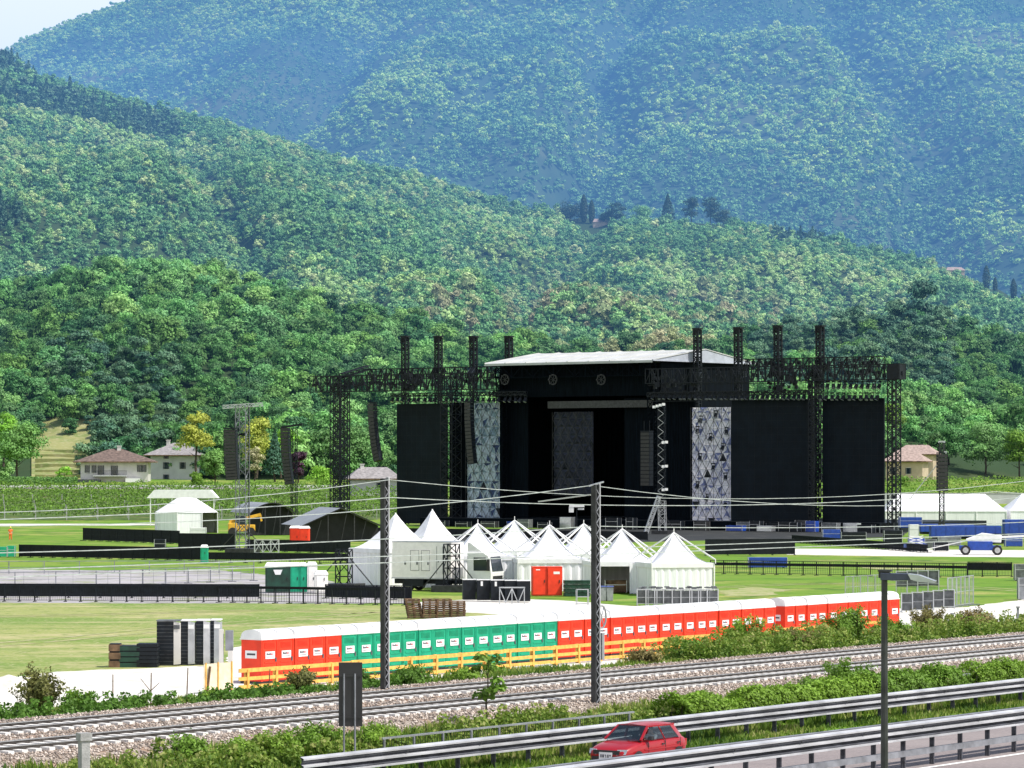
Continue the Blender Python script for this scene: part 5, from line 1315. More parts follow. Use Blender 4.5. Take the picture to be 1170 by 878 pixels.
# yellow telehandler behind the tower
o = thing('telehandler', 'yellow telehandler partly hidden behind the left audio tower', 'vehicle', (P(276,0,476).x, 476, 0), .1)
b = MB(); b.box((0,0,1.1),(3.6,1.8,.9)); b.box((-1.2,0,1.6),(1.2,1.8,.4)); obj('body', b, MT['yellow'], o, bevel=.08); b = MB(); b.box((-.2,-.3,2.1),(1.3,1.1,1.3)); obj('cab', b, MT['dglass'], o)
b = MB(); b.beam((-1.6,.5,1.9),(2.6,.5,2.9),.4); b.beam((2.5,.5,2.9),(2.7,.5,2.0),.25); obj('boom', b, MT['yellow'], o)
for x in (-1.2,1.2):
    for y in (-.95,.95): b = MB(); b.cyl((x,y-.2,.6),(x,y+.2,.6),.6,None,16); obj('wheel', b, MT['rubber'], o)
# ---- box truck
o = thing('box_truck', 'white box truck parked in front of the white tents', 'truck', (P(448,0,271).x, 270.5, 0), math.radians(-22))
b = MB(); b.b2(0,4.9,0,2.45,.95,3.72); bx = obj('box_body', b, MT['beige'], o, bevel=.04)
b = MB(); b.b2(-.02,4.92,-.02,2.47,3.70,3.78); b.b2(-.02,4.92,-.025,-.005,.93,1.03); obj('edge_trim', b, MT['galv'], bx)
for x in (1.55,2.45):
    b = MB(); b.b2(x,x+.72,-.03,-.005,1.55,3.1); d = obj('side_door', b, MT['beige'], bx); b = MB()
    for q in ((x,x+.03,1.55,3.1),(x+.69,x+.72,1.55,3.1)): b.b2(q[0],q[1],-.045,-.031,q[2],q[3])
    b.b2(x,x+.72,-.045,-.031,3.07,3.1); b.b2(x,x+.72,-.045,-.031,1.55,1.58); b.b2(x+.5,x+.62,-.06,-.046,2.0,2.2); obj('door_frame', b, MT['greymet'], d)
b = MB(); [b.b2(x,x+.03,-.02,-.006,1.3,3.4) for x in (3.7,4.2,4.6)]; b.b2(3.8,3.9,-.04,-.02,2.2,2.35); b.b2(1.05,1.17,-.04,-.006,2.0,2.25); obj('panel_seam', b, MT['greymet'], bx)
b = MB(); b.b2(0,8.1,.5,1.95,.55,.90); b.b2(1.0,2.6,-.02,.4,.35,.9); b.b2(3.6,4.8,.0,.4,.4,.9); obj('chassis', b, MT['black'], o)
b = MB(); b.extr([(6.2,-.03,.6),(8.15,-.03,.6),(8.2,-.03,1.45),(7.95,-.03,2.75),(7.5,-.03,3.0),(6.2,-.03,3.0)], (0,2.5,0)); cb_ = obj('cab', b, MT['white'], o, bevel=.06)
b = MB(); b.quad((8.22,.15,1.55),(8.22,2.29,1.55),(8.02,2.2,2.66),(8.02,.24,2.66)); obj('windscreen', b, MT['dglass'], cb_)
b = MB(); b.poly([(6.75,-.05,1.6),(7.95,-.05,1.6),(7.75,-.05,2.6),(6.75,-.05,2.6)]); obj('side_window', b, MT['dglass'], cb_)
b = MB(); b.b2(8.2,8.24,.3,2.1,.75,1.2); obj('grille', b, MT['plast'], cb_)
for y in (.2,2.0): b = MB(); b.b2(8.2,8.25,y,y+.35,.62,.82); obj('headlight', b, MT['lampg'], cb_)
b = MB(); b.b2(7.9,8.1,-.25,-.08,1.6,2.5); obj('wing_mirror', b, MT['plast'], cb_)
b = MB(); b.extr([(6.2,.1,3.0),(7.4,.1,3.0),(6.4,.1,3.7),(6.2,.1,3.7)], (0,2.2,0)); obj('wind_deflector', b, MT['white'], cb_)
for x in (1.3,7.0):
    for y in (.1,2.1): b = MB(); b.cyl((x,y,.48),(x,y+.28,.48),.48,None,20); w_ = obj('wheel', b, MT['rubber'], o); b = MB(); b.cyl((x,y-.01,.48),(x,y+.02,.48),.26,None,16); obj('rim', b, MT['hub'], w_)
# ---- black cases with white labels
for k, px in enumerate((536,552,568,584,598)):
    D = 250-k*.6; o = thing('equipment_crate', 'one of five tall black crates in a row in front of the truck cab', 'crate', (P(px,0,D).x, D, 0), math.radians(5), 'tall black crates before the truck cab')
    b = MB(); b.b2(-.46,.46,-.4,.4,.1,1.5); obj('shell', b, MT['black'], o, bevel=.02)
    b = MB(); b.b2(-.47,.47,-.41,.41,1.5,1.55); obj('lid', b, MT['white'], o)
    if k in (1,2): b = MB(); b.b2(-.2,-.05,-.42,-.405,1.1,1.42); obj('paper_label', b, MT['white'], o); o['label'] = ['','tall black crate with a white paper label, left of the two labelled ones','tall black crate with a white paper label, right of the two labelled ones'][k]
x, y = P(585,0,244).x, 244
o = thing('steel_trestle', 'bare steel stage trestle with V braces in front of the black crates', 'trestle', (x,y,0), 0)
b = MB()
for a in (-.85,0,.85):
    for yy in (0,.8): b.beam((a,yy,0),(a,yy,1.15),.06)
for a in (-.85,0): 
    for yy in (0,.8): b.beam((a,yy,1.1),(a+.42,yy,.1),.05); b.beam((a+.42,yy,.1),(a+.85,yy,1.1),.05)
b.beam((-.9,0,1.15),(.9,0,1.15),.06); b.beam((-.9,.8,1.15),(.9,.8,1.15),.06); obj('frame', b, MT['galv'], o)
# pallets
for k, (px, n) in enumerate(((474,9),(491,9),(507,9),(523,8))):
    D = 222; rs = [-.5,0,0,0][k]*.0; 
    for j in range(n):
        lab = ['leftmost leaning stack','second stack from the left','third stack from the left','rightmost stack'][k]
        o = thing('pallet', 'wooden pallet in the %s of four on the dry grass' % lab, 'pallet', (P(px,0,D).x-(.02*j if k == 0 else 0), D+rr.uniform(-.04,.04), .01+j*.135), rr.uniform(-.05,.05)+.08, 'pallets in the %s' % lab)
        if j == 0 and k == 0:
            b = MB(); [b.box((0,y,.112),(.92,.12,.035)) for y in (-.5,-.25,0,.25,.5)]; [b.box((0,y,.016),(.92,.12,.03)) for y in (-.5,0,.5)]; d1 = b.mesh('deck_board', MT['woodd'])
            b = MB(); [b.box((x,y,.062),(.1,.09,.062)) for x in (-.41,0,.41) for y in (-.5,0,.5)]; d2 = b.mesh('block', MT['woodd'])
        link('deck_board', d1, o); link('block', d2, o)
# red cabinets, crates, barrels
D = 259
for k, px in enumerate((617,634)):
    o = thing('red_cabinet', ['left','right'][k]+' one of two tall red metal cabinets in front of the white tents', 'cabinet', (P(px,0,D).x, D, 0), math.radians(6))
    b = MB(); b.b2(-.55,.55,0,1.0,.06,2.1); obj('body', b, MT['red'], o, bevel=.02); b = MB(); b.b2(-.50,.50,-.03,-.005,.15,2.0); d = obj('door', b, MT['red'], o); b = MB(); b.b2(.3,.36,-.07,-.03,1.0,1.2); obj('handle', b, MT['plast'], d)
    b = MB(); b.b2(-.56,.56,-.02,1.02,2.1,2.16); obj('top', b, MT['red'], o); b = MB(); b.b2(-.1 if k else -.3,.35 if k else .0,-.036,-.031,1.62 if k else 1.9,1.8 if k else 1.97); obj('sticker', b, MT['sticker'], d)
for k in range(4):
    o = thing('plastic_crate', '%s of four dark green crates stacked beside the red cabinets' % ['lowest','second lowest','third','topmost'][k], 'crate', (P(659,0,D).x, D, k*.30), math.radians(4), 'dark green crates beside the red cabinets')
    b = MB(); b.box((0,0,.14),(1.9,1.0,.26)); b.box((0,-.51,.25),(1.95,.03,.04)); obj('shell', b, MT['dgreen'], o, bevel=.02); b = MB(); [b.box((x,-.51,.13),(.05,.03,.2)) for x in (-.8,-.4,0,.4,.8)]; obj('rib', b, MT['dgreen'], o)
o = thing('wire_cage', 'small galvanised wire frame on the grass left of the right mast', 'frame', (P(666,0,243).x,243,0), .1); b = MB()
for x in (-.4,.4):
    for y in (0,.6): b.beam((x,y,0),(x,y,1.05),.04)
for z in (.1,.55,1.05): b.beam((-.4,0,z),(.4,0,z),.03); b.beam((-.4,.6,z),(.4,.6,z),.03); b.beam((-.4,0,z),(-.4,.6,z),.03); b.beam((.4,0,z),(.4,.6,z),.03)
obj('frame', b, MT['galv'], o)
for k, px in enumerate((689,696.5)):
    o = thing('wheeled_bin', ['left','right'][k]+' one of two grey wheeled bins with blue lids at the open tent', 'bin', (P(px,0,250).x,250,0), .1)
    b = MB(); b.box((0,0,.5),(.42,.5,.95),0,0,1.12); obj('bin_body', b, MT['grey'], o, bevel=.02); b = MB(); b.box((0,0,1.03),(.54,.62,.07)); obj('lid', b, MT['binblue'], o); b = MB(); [b.cyl((x,.28,.1),(x+.04,.28,.1),.1) for x in (-.2,.2)]; obj('wheel', b, MT['rubber'], o)
# crowd barrier helper
def barrier(label, loc, rz, n, w_, h_, mt, cat='crowd barrier', name='crowd_barrier', grp=None, mesh='black', foot=True, step=None, dense=.13, fill=None):
    o = thing(name, label, cat, loc, rz, grp); L_ = n*w_
    b = MB(); b.beam((0,0,h_),(L_,0,h_),.05); b.beam((0,0,.12),(L_,0,.12),.04); b.beam((0,0,h_*.5),(L_,0,h_*.5),.03); obj('rail', b, MT[mt], o)
    b = MB(); x = 0
    if fill: b.b2(0,L_,.01,.02,.12+fill[0]*h_,fill[1]*h_)
    while x < L_: b.beam((x,0,.1),(x,0,h_),.018); x += dense
    obj('mesh_panel', b, MT[mesh], o)
    pm = None; x = 0; c = 0
    while x <= L_+.01 and c < 99:
        if pm is None: pb = MB(); pb.beam((0,0,0),(0,0,h_+.03),.07); pb.beam((0,-.45,.03),(0,.45,.03),.06) if foot else None; pm = pb.mesh('post', MT[mt])
        link('post', pm, o, (x,0,0)); x += w_; c += 1
    return o
# F1..: black site fences
def fence_px(label, pxa, pya, pxb, pyb, h_, w_, mt='black', **kw):
    a, c = G(pxa,pya), G(pxb,pyb); d = c-a; L_ = d.length; n = max(1, round(L_/w_)); return barrier(label, a, math.atan2(d.y,d.x), n, L_/n, h_, mt, name=kw.pop('name','mesh_fence'), cat=kw.pop('cat','fence'), **kw)
fence_px('long low black mesh fence across the left foreground, left half', -30, 687.5, 250, 688.5, 1.12, 1.1, fill=(.45,1))
fence_px('low black mesh fence across the left foreground, middle part below the green cabins', 250, 688.7, 462, 692, 1.15, 1.1, fill=(.75,1), dense=.2)
fence_px('second black fence right behind the foreground one, from the left edge', -30, 683, 296, 684, 1.0, 2.2, fill=(0,1))
fence_px('black fence section between green cabins and box truck', 372, 684, 470, 686, 1.0, 1.5, fill=(0,.95))
fence_px('black mesh fence crossing the bright grass right of the tents', 812, 656, 1105, 660.5, 1.2, 1.25, fill=(.55,.85), dense=.2)
fence_px('end section of the black mesh fence, towards the right edge', 1106, 659, 1156, 659.5, 1.25, 1.25, fill=(.35,.95))
fence_px('double black barrier row on the grass, far left', 22, 637, 232, 641, 1.3, 1.5, fill=(0,1))
fence_px('black barrier wall on the left field in front of the polygonal marquee', 95, 618, 205, 622, 1.6, 2.2, fill=(0,1))
fence_px('black barrier wall left of the audio tower', 204, 629, 268, 630, 1.9, 2.2, fill=(0,1))
fence_px('black barrier wall below the black tents', 282, 630, 400, 633, 1.3, 2.2, fill=(0,1), dense=.25)
fence_px('dark barrier row behind the truss sections at the foot of the left tower', 230, 643, 400, 645, 1.0, 1.6, fill=(.2,1), dense=.25)
fence_px('black covered barrier block right of the tents below the stage', 806, 635, 908, 634.5, 1.7, 2.5, fill=(0,1))
fence_px('low dark barrier line along the foot of the right stage wing', 905, 620, 1060, 632, .9, 2.5, fill=(0,1))
fence_px('low dark barrier line along the foot of the left stage wing', 395, 612, 740, 618, 1.1, 2.5, fill=(0,1), dense=.3)
fence_px('open steel railing on the grey hardstanding, from the left edge', -30, 672, 110, 670, 1.2, 3, 'galvd', mesh='galvd', dense=2, name='steel_railing', cat='railing')
fence_px('open steel railing on the grey hardstanding, left of the green cabins', 110, 671, 290, 664, 1.25, 2.6, 'galvd', mesh='galvd', dense=1.3, name='steel_railing', cat='railing')
fence_px('thin far steel railing along the grass edge of the hardstanding', -30, 656, 290, 655, 1.1, 3, 'galvd', mesh='galvd', dense=3, name='steel_railing', cat='railing')
fence_px('open wire mesh site fence left of the stacked grey barriers', 966, 683, 1008, 680, 1.5, 1.2, 'galv', mesh='galv', dense=.3, name='wire_fence')
fence_px('open wire mesh site fence right of the stacked grey barriers', 1083, 695, 1112, 691, 2.0, 1.0, 'galv', mesh='galv', dense=.35, name='wire_fence')
for k in range(9):
    px = 728+k*10; a = G(px, 692); o = barrier('one of the grey crowd barriers stacked upright in front of the rightmost tent', a, math.radians(4+rr.uniform(-4,4)), 1, .75, 1.1, 'galv', grp='grey barriers before the rightmost tent', mesh='greymet', dense=.05, fill=(0,.92))
    b = MB(); [b.box((rr.uniform(.1,.7),.3,1.15+rr.uniform(0,.12)),(.3,.4,.1)) for _ in range(3)]; obj('clamp', b, MT['greymet'], o)
for k in range(5):
    a = G(1030+k*12, 700-k*1.2); barrier('one of the grey filled barriers stacked low at the right end of the toilets', a, math.radians(rr.uniform(-10,10)), 1, .72, 1.25, 'galv', grp='low grey barriers right of the toilets', mesh='greymet', dense=.06, fill=(0,.95))
for k in range(4):
    a = G(1024+k*12, 683-k*.5); barrier('one of the tall grey panels standing behind the low stacked barriers', a, math.radians(rr.uniform(-4,4)), 1, .8, 1.9, 'galv', grp='tall grey panels behind the low barriers', mesh='greymet', dense=.1, fill=(.35,.97))
# portable cabins green (mid left)
a = G(303, 673)
def cabin(label, px, py, w_, d_, h_, mt, top='roofp', name='portable_cabin', rz=.5, sticker=None):
    p = G(px, py); o = thing(name, label, 'cabin', p, rz); b = MB(); b.b2(0,w_,0,d_,.08,h_); obj('body', b, MT[mt], o, bevel=.03)
    b = MB(); b.add([(-.05,-.05,h_),(w_+.05,-.05,h_),(w_+.05,d_+.05,h_),(-.05,d_+.05,h_),(.1,.2,h_+.28),(w_-.1,.2,h_+.28),(w_-.1,d_-.2,h_+.28),(.1,d_-.2,h_+.28)],[(0,1,5,4),(1,2,6,5),(2,3,7,6),(3,0,4,7),(4,5,6,7)]); obj('roof', b, MT[top], o)
    b = MB(); b.b2(.12,w_-.12,-.03,-.005,.2,h_-.1); d = obj('door', b, MT[mt], o); b = MB(); b.b2(w_-.3,w_-.24,-.06,-.03,1.0,1.2); obj('handle', b, MT['plast'], d)
    if sticker: b = MB(); b.poly([(w_*.32,-.034,h_-.25),(w_*.68,-.034,h_-.25),(w_*.60,-.034,h_-.62),(w_*.40,-.034,h_-.62)][::-1]); obj('sticker', b, MT['sticker'], d)
    return o
cabin('dark green portable cabin with a white emblem at the left of the small group', 303, 678, 1.9, 1.5, 2.0, 'dgreen', rz=.0, sticker=True)
cabin('bright green portable toilet next to the dark green cabin, left one', 331, 678, .85, 1.1, 2.0, 'green', rz=.1)
cabin('bright green portable toilet next to the white tanks, right one', 342, 678, .6, 1.1, 2.0, 'green', rz=.1)
cabin('white and grey washing unit right of the green portable toilets', 351, 678, .75, 1.1, 2.05, 'beige', rz=.1)
cabin('low white tank unit at the right end of the green cabins', 360, 679, .95, 1.0, 1.45, 'beige', rz=.1)
cabin('red portable toilet with white roof in front of the black tents, left of two', 331, 624, 1.15, 1.1, 2.1, 'red', rz=-.1, name='portable_toilet')
cabin('red portable toilet with white roof in front of the black tents, right of two', 342, 624.5, 1.1, 1.1, 2.1, 'red', rz=-.1, name='portable_toilet')
cabin('pale teal portable toilet on the left field, half hidden by black barriers', 229, 645, .7, .9, 1.6, 'green', rz=0)
# truss sections lying by the tower
o = thing('truss_section', 'two white truss sections standing on the field right of the audio tower', 'truss', G(291,633), 0); b = MB(); b.truss((0,0,.8),(2.6,0,.8),.9,1.4,.06,.9); obj('lattice', b, MT['alu'], o)
# stacks at far left in front of gravel
def slab_stack(label, px, py, w_, d_, h_, mts, n, rz=.35, name='panel_stack', grp=None):
    p = G(px, py); o = thing(name, label, 'stacked panels', p, rz, grp); b = MB()
    for k in range(n): b.b2(0,w_+rr.uniform(-.03,.03),rr.uniform(0,.02),d_,k*h_/n+.01,(k+.82)*h_/n)
    obj('panel', b, MT[mts[0]], o); b = MB(); b.b2(.03,w_-.03,.06,d_-.04,0,h_-.03); obj('core', b, MT[mts[1]], o); return o
slab_stack('leaning stack of dark boards at the left end of the stacked gear', 124, 763, .55, .9, 1.15, ('woodd','black'), 3, rz=0)
slab_stack('low stack of dark green crates with white tops, left of the tall grey panels', 136, 763, .95, 1.2, 1.05, ('dgreen','black'), 4, rz=0)
slab_stack('low stack of black gear leaning against the first tall stack', 156, 763, .95, 1.2, 1.15, ('black','black'), 6, rz=0)
for k, px in enumerate((179,206,224,240)):
    w1 = [.80,.36,.34,.18][k]; p = G(px, 761-k*.4); lab = ['widest tall stack of dark ribbed panels with a pale side, leftmost of four','second tall stack of dark panels with a white reflecting side','third tall stack of dark panels, its side partly wrapped in white','last tall narrow stack with a pale greenish side, nearest the toilets'][k]
    o = thing('panel_stack', lab, 'stacked panels', p, 0, 'tall stacked panels beside the toilets'); b = MB(); n = 12
    for j in range(n): b.b2(0,w1,0,1.1,.05+j*.172,.05+j*.172+.14)
    obj('panel', b, MT['black'], o); b = MB(); b.b2(.02,w1-.02,.03,1.05,0,2.12); obj('core', b, MT['greymet'], o)
    b = MB(); b.quad((w1+.01,0,.05),(w1+.32,.03,.08),(w1+.32,.03,2.05),(w1+.01,0,2.12)); b.quad((w1+.32,.03,.08),(w1+.32,1.0,.08),(w1+.32,1.0,2.05),(w1+.32,.03,2.05)); obj('side_sheet', b, [MT['plaster'],MT['galv'],MT['alu'],MT['galv']][k], o)
    b = MB(); b.b2(-.02,w1+.33,-.02,1.12,2.12,2.17); b.b2(w1+.02,w1+.3,-.03,-.01,1.75,1.95); obj('cap', b, MT['white' if k else 'greymet'], o)
o = thing('distribution_box', 'slim grey electric cabinet on a stand, left of the leftmost red toilet', 'cabinet', G(257.5,763), 0); b = MB(); b.b2(0,.35,0,.4,.8,1.75); obj('box', b, MT['galvd'], o); b = MB(); b.b2(.12,.34,0,.4,0,.8); b.b2(-.3,-.1,0,.3,.0,1.8); obj('stand', b, MT['plaster'], o)
# white gravel heap
rg = np.random.default_rng(4); b = MB(); n = 18
for i in range(n+1):
    for j in range(24):
        r_ = i/n*4.2; a = 2*math.pi*j/24; zz = max(0, 1.25*(1-(i/n))**1.0)+.10*math.sin(j*1.7+i)*(i/n)*(1-i/n); b.v.append((r_*math.cos(a), r_*math.sin(a)*.9, zz))
for i in range(n):
    for j in range(24): b.f.append([i*24+j, i*24+(j+1)%24, (i+1)*24+(j+1)%24, (i+1)*24+j]); b.m.append(0)
tag(obj('gravel_heap', b, gravelw, loc=W(T(10,97),97,0), smooth=True), 'low heap of white gravel at the left edge behind the reddish bush', 'gravel heap')

# ---- right side: trailers, boom lift
def trailer(label, px, py, L_, h_, mt, rz=0, name='trailer'):
    p = G(px, py); o = thing(name, label, 'trailer', p, rz); b = MB(); b.b2(0,L_,0,2.4,.9,.9+h_); obj('body', b, MT[mt], o, bevel=.04)
    b = MB(); k = .6
    while k < L_: b.b2(k,k+.07,-.04,-.005,.95,.85+h_); k += 1.2
    obj('side_post', b, MT[mt], o); b = MB(); b.b2(.3,L_-.3,.3,2.1,.6,.88); obj('chassis', b, MT['black'], o)
    for x in (L_-1.2,L_-2.4,L_-3.6): b = MB(); b.cyl((x,.1,.5),(x,.4,.5),.5,None,16); obj('wheel', b, MT['rubber'], o)
    b = MB(); b.b2(1.2,1.35,.3,.5,0,.9); obj('landing_leg', b, MT['greymet'], o); return o
trailer('dark blue flatbed trailer half hidden behind the thin lattice tower at right', 1052, 616, 7, 1.0, 'blue', rz=.1)
for k, (px, py, w_, h_, mt, lab) in enumerate([(1020,621,2.2,1.5,'black','black gear container under the outermost screen corner'),(1047,628,1.8,1.2,'blue','small blue gear box left of the light grey generator'),(1062,627,1.4,1.0,'greymet','grey gear box between the small blue box and the boom lift'),(1075,630,1.6,.9,'black','low black gear box directly left of the boom lift'),(1140,622,2.5,1.2,'black','black gear container behind the boom lift basket'),(1158,625,2.0,1.0,'blue','blue gear box at the right edge below the blue trailer'),(975,621,3.0,1.3,'black','long black gear container under the outermost right screen'),(950,620,2.2,1.5,'blue','dark blue gear container between the two right screens')]):
    case(lab, G(px,py), (w_,1.2,h_), 0, mt)
trailer('long bright blue trailer right of the stage, below the white marquee', 1064, 622, 8.5, 1.3, 'blue')
trailer('blue trailer at the right edge, higher and behind the boom lift', 1148, 620, 8, 1.9, 'blue')
case('blue container on the deck end right of the stage', (P(1040,0,470).x, 470, 1.2), (2.9,2,1.35), 0, 'blue', name='container', cat='container')
case('white generator box standing under the blue container', (P(1041,0,455).x, 452, 0), (1.2,1.2,1.9), 0, 'white', name='generator', cat='generator')
case('light grey generator between the blue trailer and the barriers', (P(1082,0,420).x, 418, 0), (2.6,1.3,1.0), 0, 'galvd', name='generator', cat='generator')
o = thing('boom_lift', 'blue boom lift with big wheels and a white folded boom at the right', 'boom lift', G(1094,634.5), -.1)
b = MB(); b.b2(.2,4.6,.2,1.9,.5,1.0); b.box((2.4,1.05,1.2),(2.6,1.7,.5)); obj('chassis', b, MT['blue'], o, bevel=.05)
b = MB(); b.extr([(.9,.4,1.45),(4.6,.4,1.3),(4.7,.4,2.1),(2.6,.4,2.35),(.9,.4,1.7)], (0,1.0,0)); obj('boom', b, MT['white'], o, bevel=.08)
b = MB(); b.beam((4.6,.9,1.9),(9.5,.9,2.15),.22); b.beam((.9,.9,1.5),(-3.2,.9,.6),.10); b.box((9.8,.9,2.0),(.8,1.2,1.0)); obj('jib', b, MT['white'], o)
for x in (.85,4.2):
    for y in (0,1.9): b = MB(); b.cyl((x,y-.18,.52),(x,y+.2,.52),.52,None,20); w_ = obj('wheel', b, MT['rubber'], o); b = MB(); b.cyl((x,y-.2,.52),(x,y-.17,.52),.3,None,16); obj('rim', b, MT['hub'], w_)
o = thing('scissor_lift', 'small blue lift machine among gear left of the boom lift', 'lift', G(1036,630), .2)
b = MB(); b.box((1,0,.6),(2.4,1.0,.4)); obj('chassis', b, MT['blue'], o); b = MB(); [b.beam((.2,-.3,.8+k*.3),(1.8,-.3,1.1+k*.3),.07) for k in range(3)]; [b.beam((1.8,-.3,.8+k*.3),(.2,-.3,1.1+k*.3),.07) for k in range(3)]; obj('scissor', b, MT['white'], o)
for x in (.2,1.8): b = MB(); b.cyl((x,-.5,.35),(x,-.2,.35),.35); obj('wheel', b, MT['rubber'], o)
case('blue tarpaulin bundle lying behind the black mesh fence right of the tents', (P(877,0,330).x, 330, 0), (3.6,1.2,.9), 0, 'blue', name='tarpaulin_bundle', cat='tarpaulin')
case('white equipment box at the right edge of the photo near the gravel', G(1168,686), (.6,.8,1.5), 0, 'galvd', name='cabinet', cat='cabinet')
case('grey control box on the grass by the end of the black fence, right edge', G(1166,664), (1.0,.8,1.3), 0, 'greymet', name='cabinet', cat='cabinet')
case('green bin left of the worker, cut by the left edge', G(4,637), (1.0,.8,1.0), 0, 'green', name='bin', cat='bin')
case('green bin with pale lid below the worker in orange', G(13,637), (.8,.8,1.1), 0, 'green', name='bin', cat='bin')
case('dark gear cabinet on the grass between two barrier rows', G(183,632), (1.2,.8,1.4), 0, 'black', name='cabinet', cat='cabinet')
# worker
p = G(12, 618); o = thing('person', 'worker in orange vest and yellow helmet standing on the left field', 'person', p, .3)
J = [(0,0,.93,(.14,.10)),(0,0,1.15,(.14,.10)),(0,0,1.40,(.17,.10)),(0,0,1.50,.055),(0,-.01,1.58,.085),(0,-.01,1.68,.085),
     (-.19,0,1.40,.06),(-.27,.02,1.13,.045),(-.22,-.14,.92,.035),(-.19,-.2,.86,.035),(.19,0,1.40,.06),(.26,.02,1.13,.045),(.24,-.04,.88,.035),(.24,-.06,.80,.035),
     (-.10,0,.85,.09),(-.12,-.02,.48,.065),(-.13,.02,.08,.045),(-.13,-.12,.04,.04),(.10,0,.85,.09),(.12,.02,.48,.065),(.14,.06,.08,.045),(.15,-.08,.04,.04)]
E = [(0,1),(1,2),(2,3),(3,4),(4,5),(2,6),(6,7),(7,8),(8,9),(2,10),(10,11),(11,12),(12,13),(0,14),(14,15),(15,16),(16,17),(0,18),(18,19),(19,20),(20,21)]
skin_fig('body', J, E, MT['skin'], o)
skin_fig('vest', [(0,0,.88,(.16,.12)),(0,0,1.15,(.165,.125)),(0,0,1.42,(.19,.12)),(-.2,0,1.4,.078),(-.27,.02,1.14,.06),(.2,0,1.4,.078),(.26,.02,1.14,.06)], [(0,1),(1,2),(2,3),(3,4),(2,5),(5,6)], MT['orange'], o)
skin_fig('trousers', [(0,0,.92,(.16,.12)),(-.10,0,.85,.105),(-.12,-.02,.48,.082),(-.13,.02,.1,.065),(.10,0,.85,.105),(.12,.02,.48,.082),(.14,.06,.1,.065)], [(0,1),(1,2),(2,3),(0,4),(4,5),(5,6)], MT['orange'], o)
b = MB(); b.cyl((0,-.01,1.66),(0,-.01,1.79),.125,.06,12); b.cyl((0,-.04,1.655),(0,-.04,1.67),.15,.15,12); obj('helmet', b, MT['helm'], o)

# ================================================================== houses and planting at the foot of the hill
def hip_house(label, pxa, pxb, ybase, yeave, ypeak, D, dep, wm, rm, rz=0, over=1.0, wins=(), ridge=.3, chim=None, roofpx=None):
    x0, x1 = (pxa-CX)/F*D, (pxb-CX)/F*D; zb = H-(ybase-HY)/F*D; he = (ybase-yeave)/F*D; hp = (ybase-ypeak)/F*D; w_ = x1-x0
    o = thing('house', label, 'house', (x0, D, zb), rz); b = MB(); b.b2(0,w_,0,dep,-3,he)
    obj('wall', b, MT[wm], o); b = MB(); e = over; rx = w_*ridge/2; c = w_/2
    A_ = [(-e,-e,he),(w_+e,-e,he),(w_+e,dep+e,he),(-e,dep+e,he)]; T_ = [(c-rx,dep/2,hp),(c+rx,dep/2,hp)]
    b.quad(A_[0],A_[1],T_[1],T_[0]); b.poly([A_[1],A_[2],T_[1]]); b.quad(A_[2],A_[3],T_[0],T_[1]); b.poly([A_[3],A_[0],T_[0]])
    rf = obj('roof', b, MT[rm], o); b = MB(); b.b2(-e,w_+e,-e,dep+e,he-.22,he-.02); obj('eaves', b, MT['woodd'], o)
    if chim: b = MB(); b.box((chim*w_,dep*.45,hp-.2),(.7,.7,1.4)); b.box((chim*w_,dep*.45,hp+.55),(.9,.9,.15)); obj('chimney', b, MT['plaster'], rf)
    for (fx, fz, ww, hh) in wins:
        b = MB(); b.b2(fx*w_-ww/2-.1,fx*w_+ww/2+.1,-.05,-.005,fz*he-hh/2-.1,fz*he+hh/2+.1); wn = obj('window', b, MT['plaster'], o)
        b = MB(); b.b2(fx*w_-ww/2,fx*w_+ww/2,-.07,-.05,fz*he-hh/2,fz*he+hh/2); obj('pane', b, MT['dglass'], wn)
        b = MB(); b.b2(fx*w_-ww/2-.22,fx*w_-ww/2-.04,-.09,-.052,fz*he-hh/2,fz*he+hh/2); b.b2(fx*w_+ww/2+.04,fx*w_+ww/2+.22,-.09,-.052,fz*he-hh/2,fz*he+hh/2); obj('shutter', b, MT['shut'], wn)
    return o
o = hip_house('cream house with brown hipped roof and a balcony, left of its grey-roofed neighbour', 92, 169, 556, 527.5, 513, 706, 10, 'plaster', 'tile', .05, 1.4, [(.10,.70,.5,1.5),(.20,.70,.5,1.5),(.30,.66,.8,1.8),(.50,.62,.9,2.1),(.87,.72,.45,1.4),(.94,.72,.45,1.4)], .18, .55)
b = MB(); b.b2(2.6,9.2,-1.7,0,2.0,2.2); bl = obj('balcony', b, MT['plasterg'], o); b = MB(); b.beam((2.6,-1.65,3.1),(9.2,-1.65,3.1),.07); k = 2.6
while k < 9.3: b.beam((k,-1.65,2.2),(k,-1.65,3.1),.045); k += .22
obj('balustrade', b, MT['darksteel'], bl); b = MB(); b.b2(-.4,4.0,-2.2,-.1,-.2,1.4); obj('lean_to', b, MT['shut'], o); b = MB(); b.b2(9.0,11.8,-2.0,-.1,.2,1.6); obj('porch', b, MT['white'], o)
hip_house('pale grey tall house with grey hipped roof behind the cream one', 172, 228, 556, 520, 506, 740, 10, 'plasterg', 'tileg', -.05, 1.3, [(.32,.28,.8,1.3),(.32,.66,.8,1.4),(.32,.93,.6,.7),(.66,.66,.8,1.4)], .2, .3)
hip_house('low grey-roofed building left of the left screen, behind the stage', 402, 455, 562, 547, 534, 660, 9, 'plasterg', 'tileg', .1, .8, [(.6,.5,.7,.9)], .6, .25)
o = hip_house('tan farmhouse with pinkish roof seen right of the stage', 1012, 1054, 552, 527, 516, 715, 9, 'plastert', 'tiler', -.25, .8, [(.2,.55,.7,1.2),(.62,.55,.7,1.2),(.2,.2,.7,1.0)], .5)
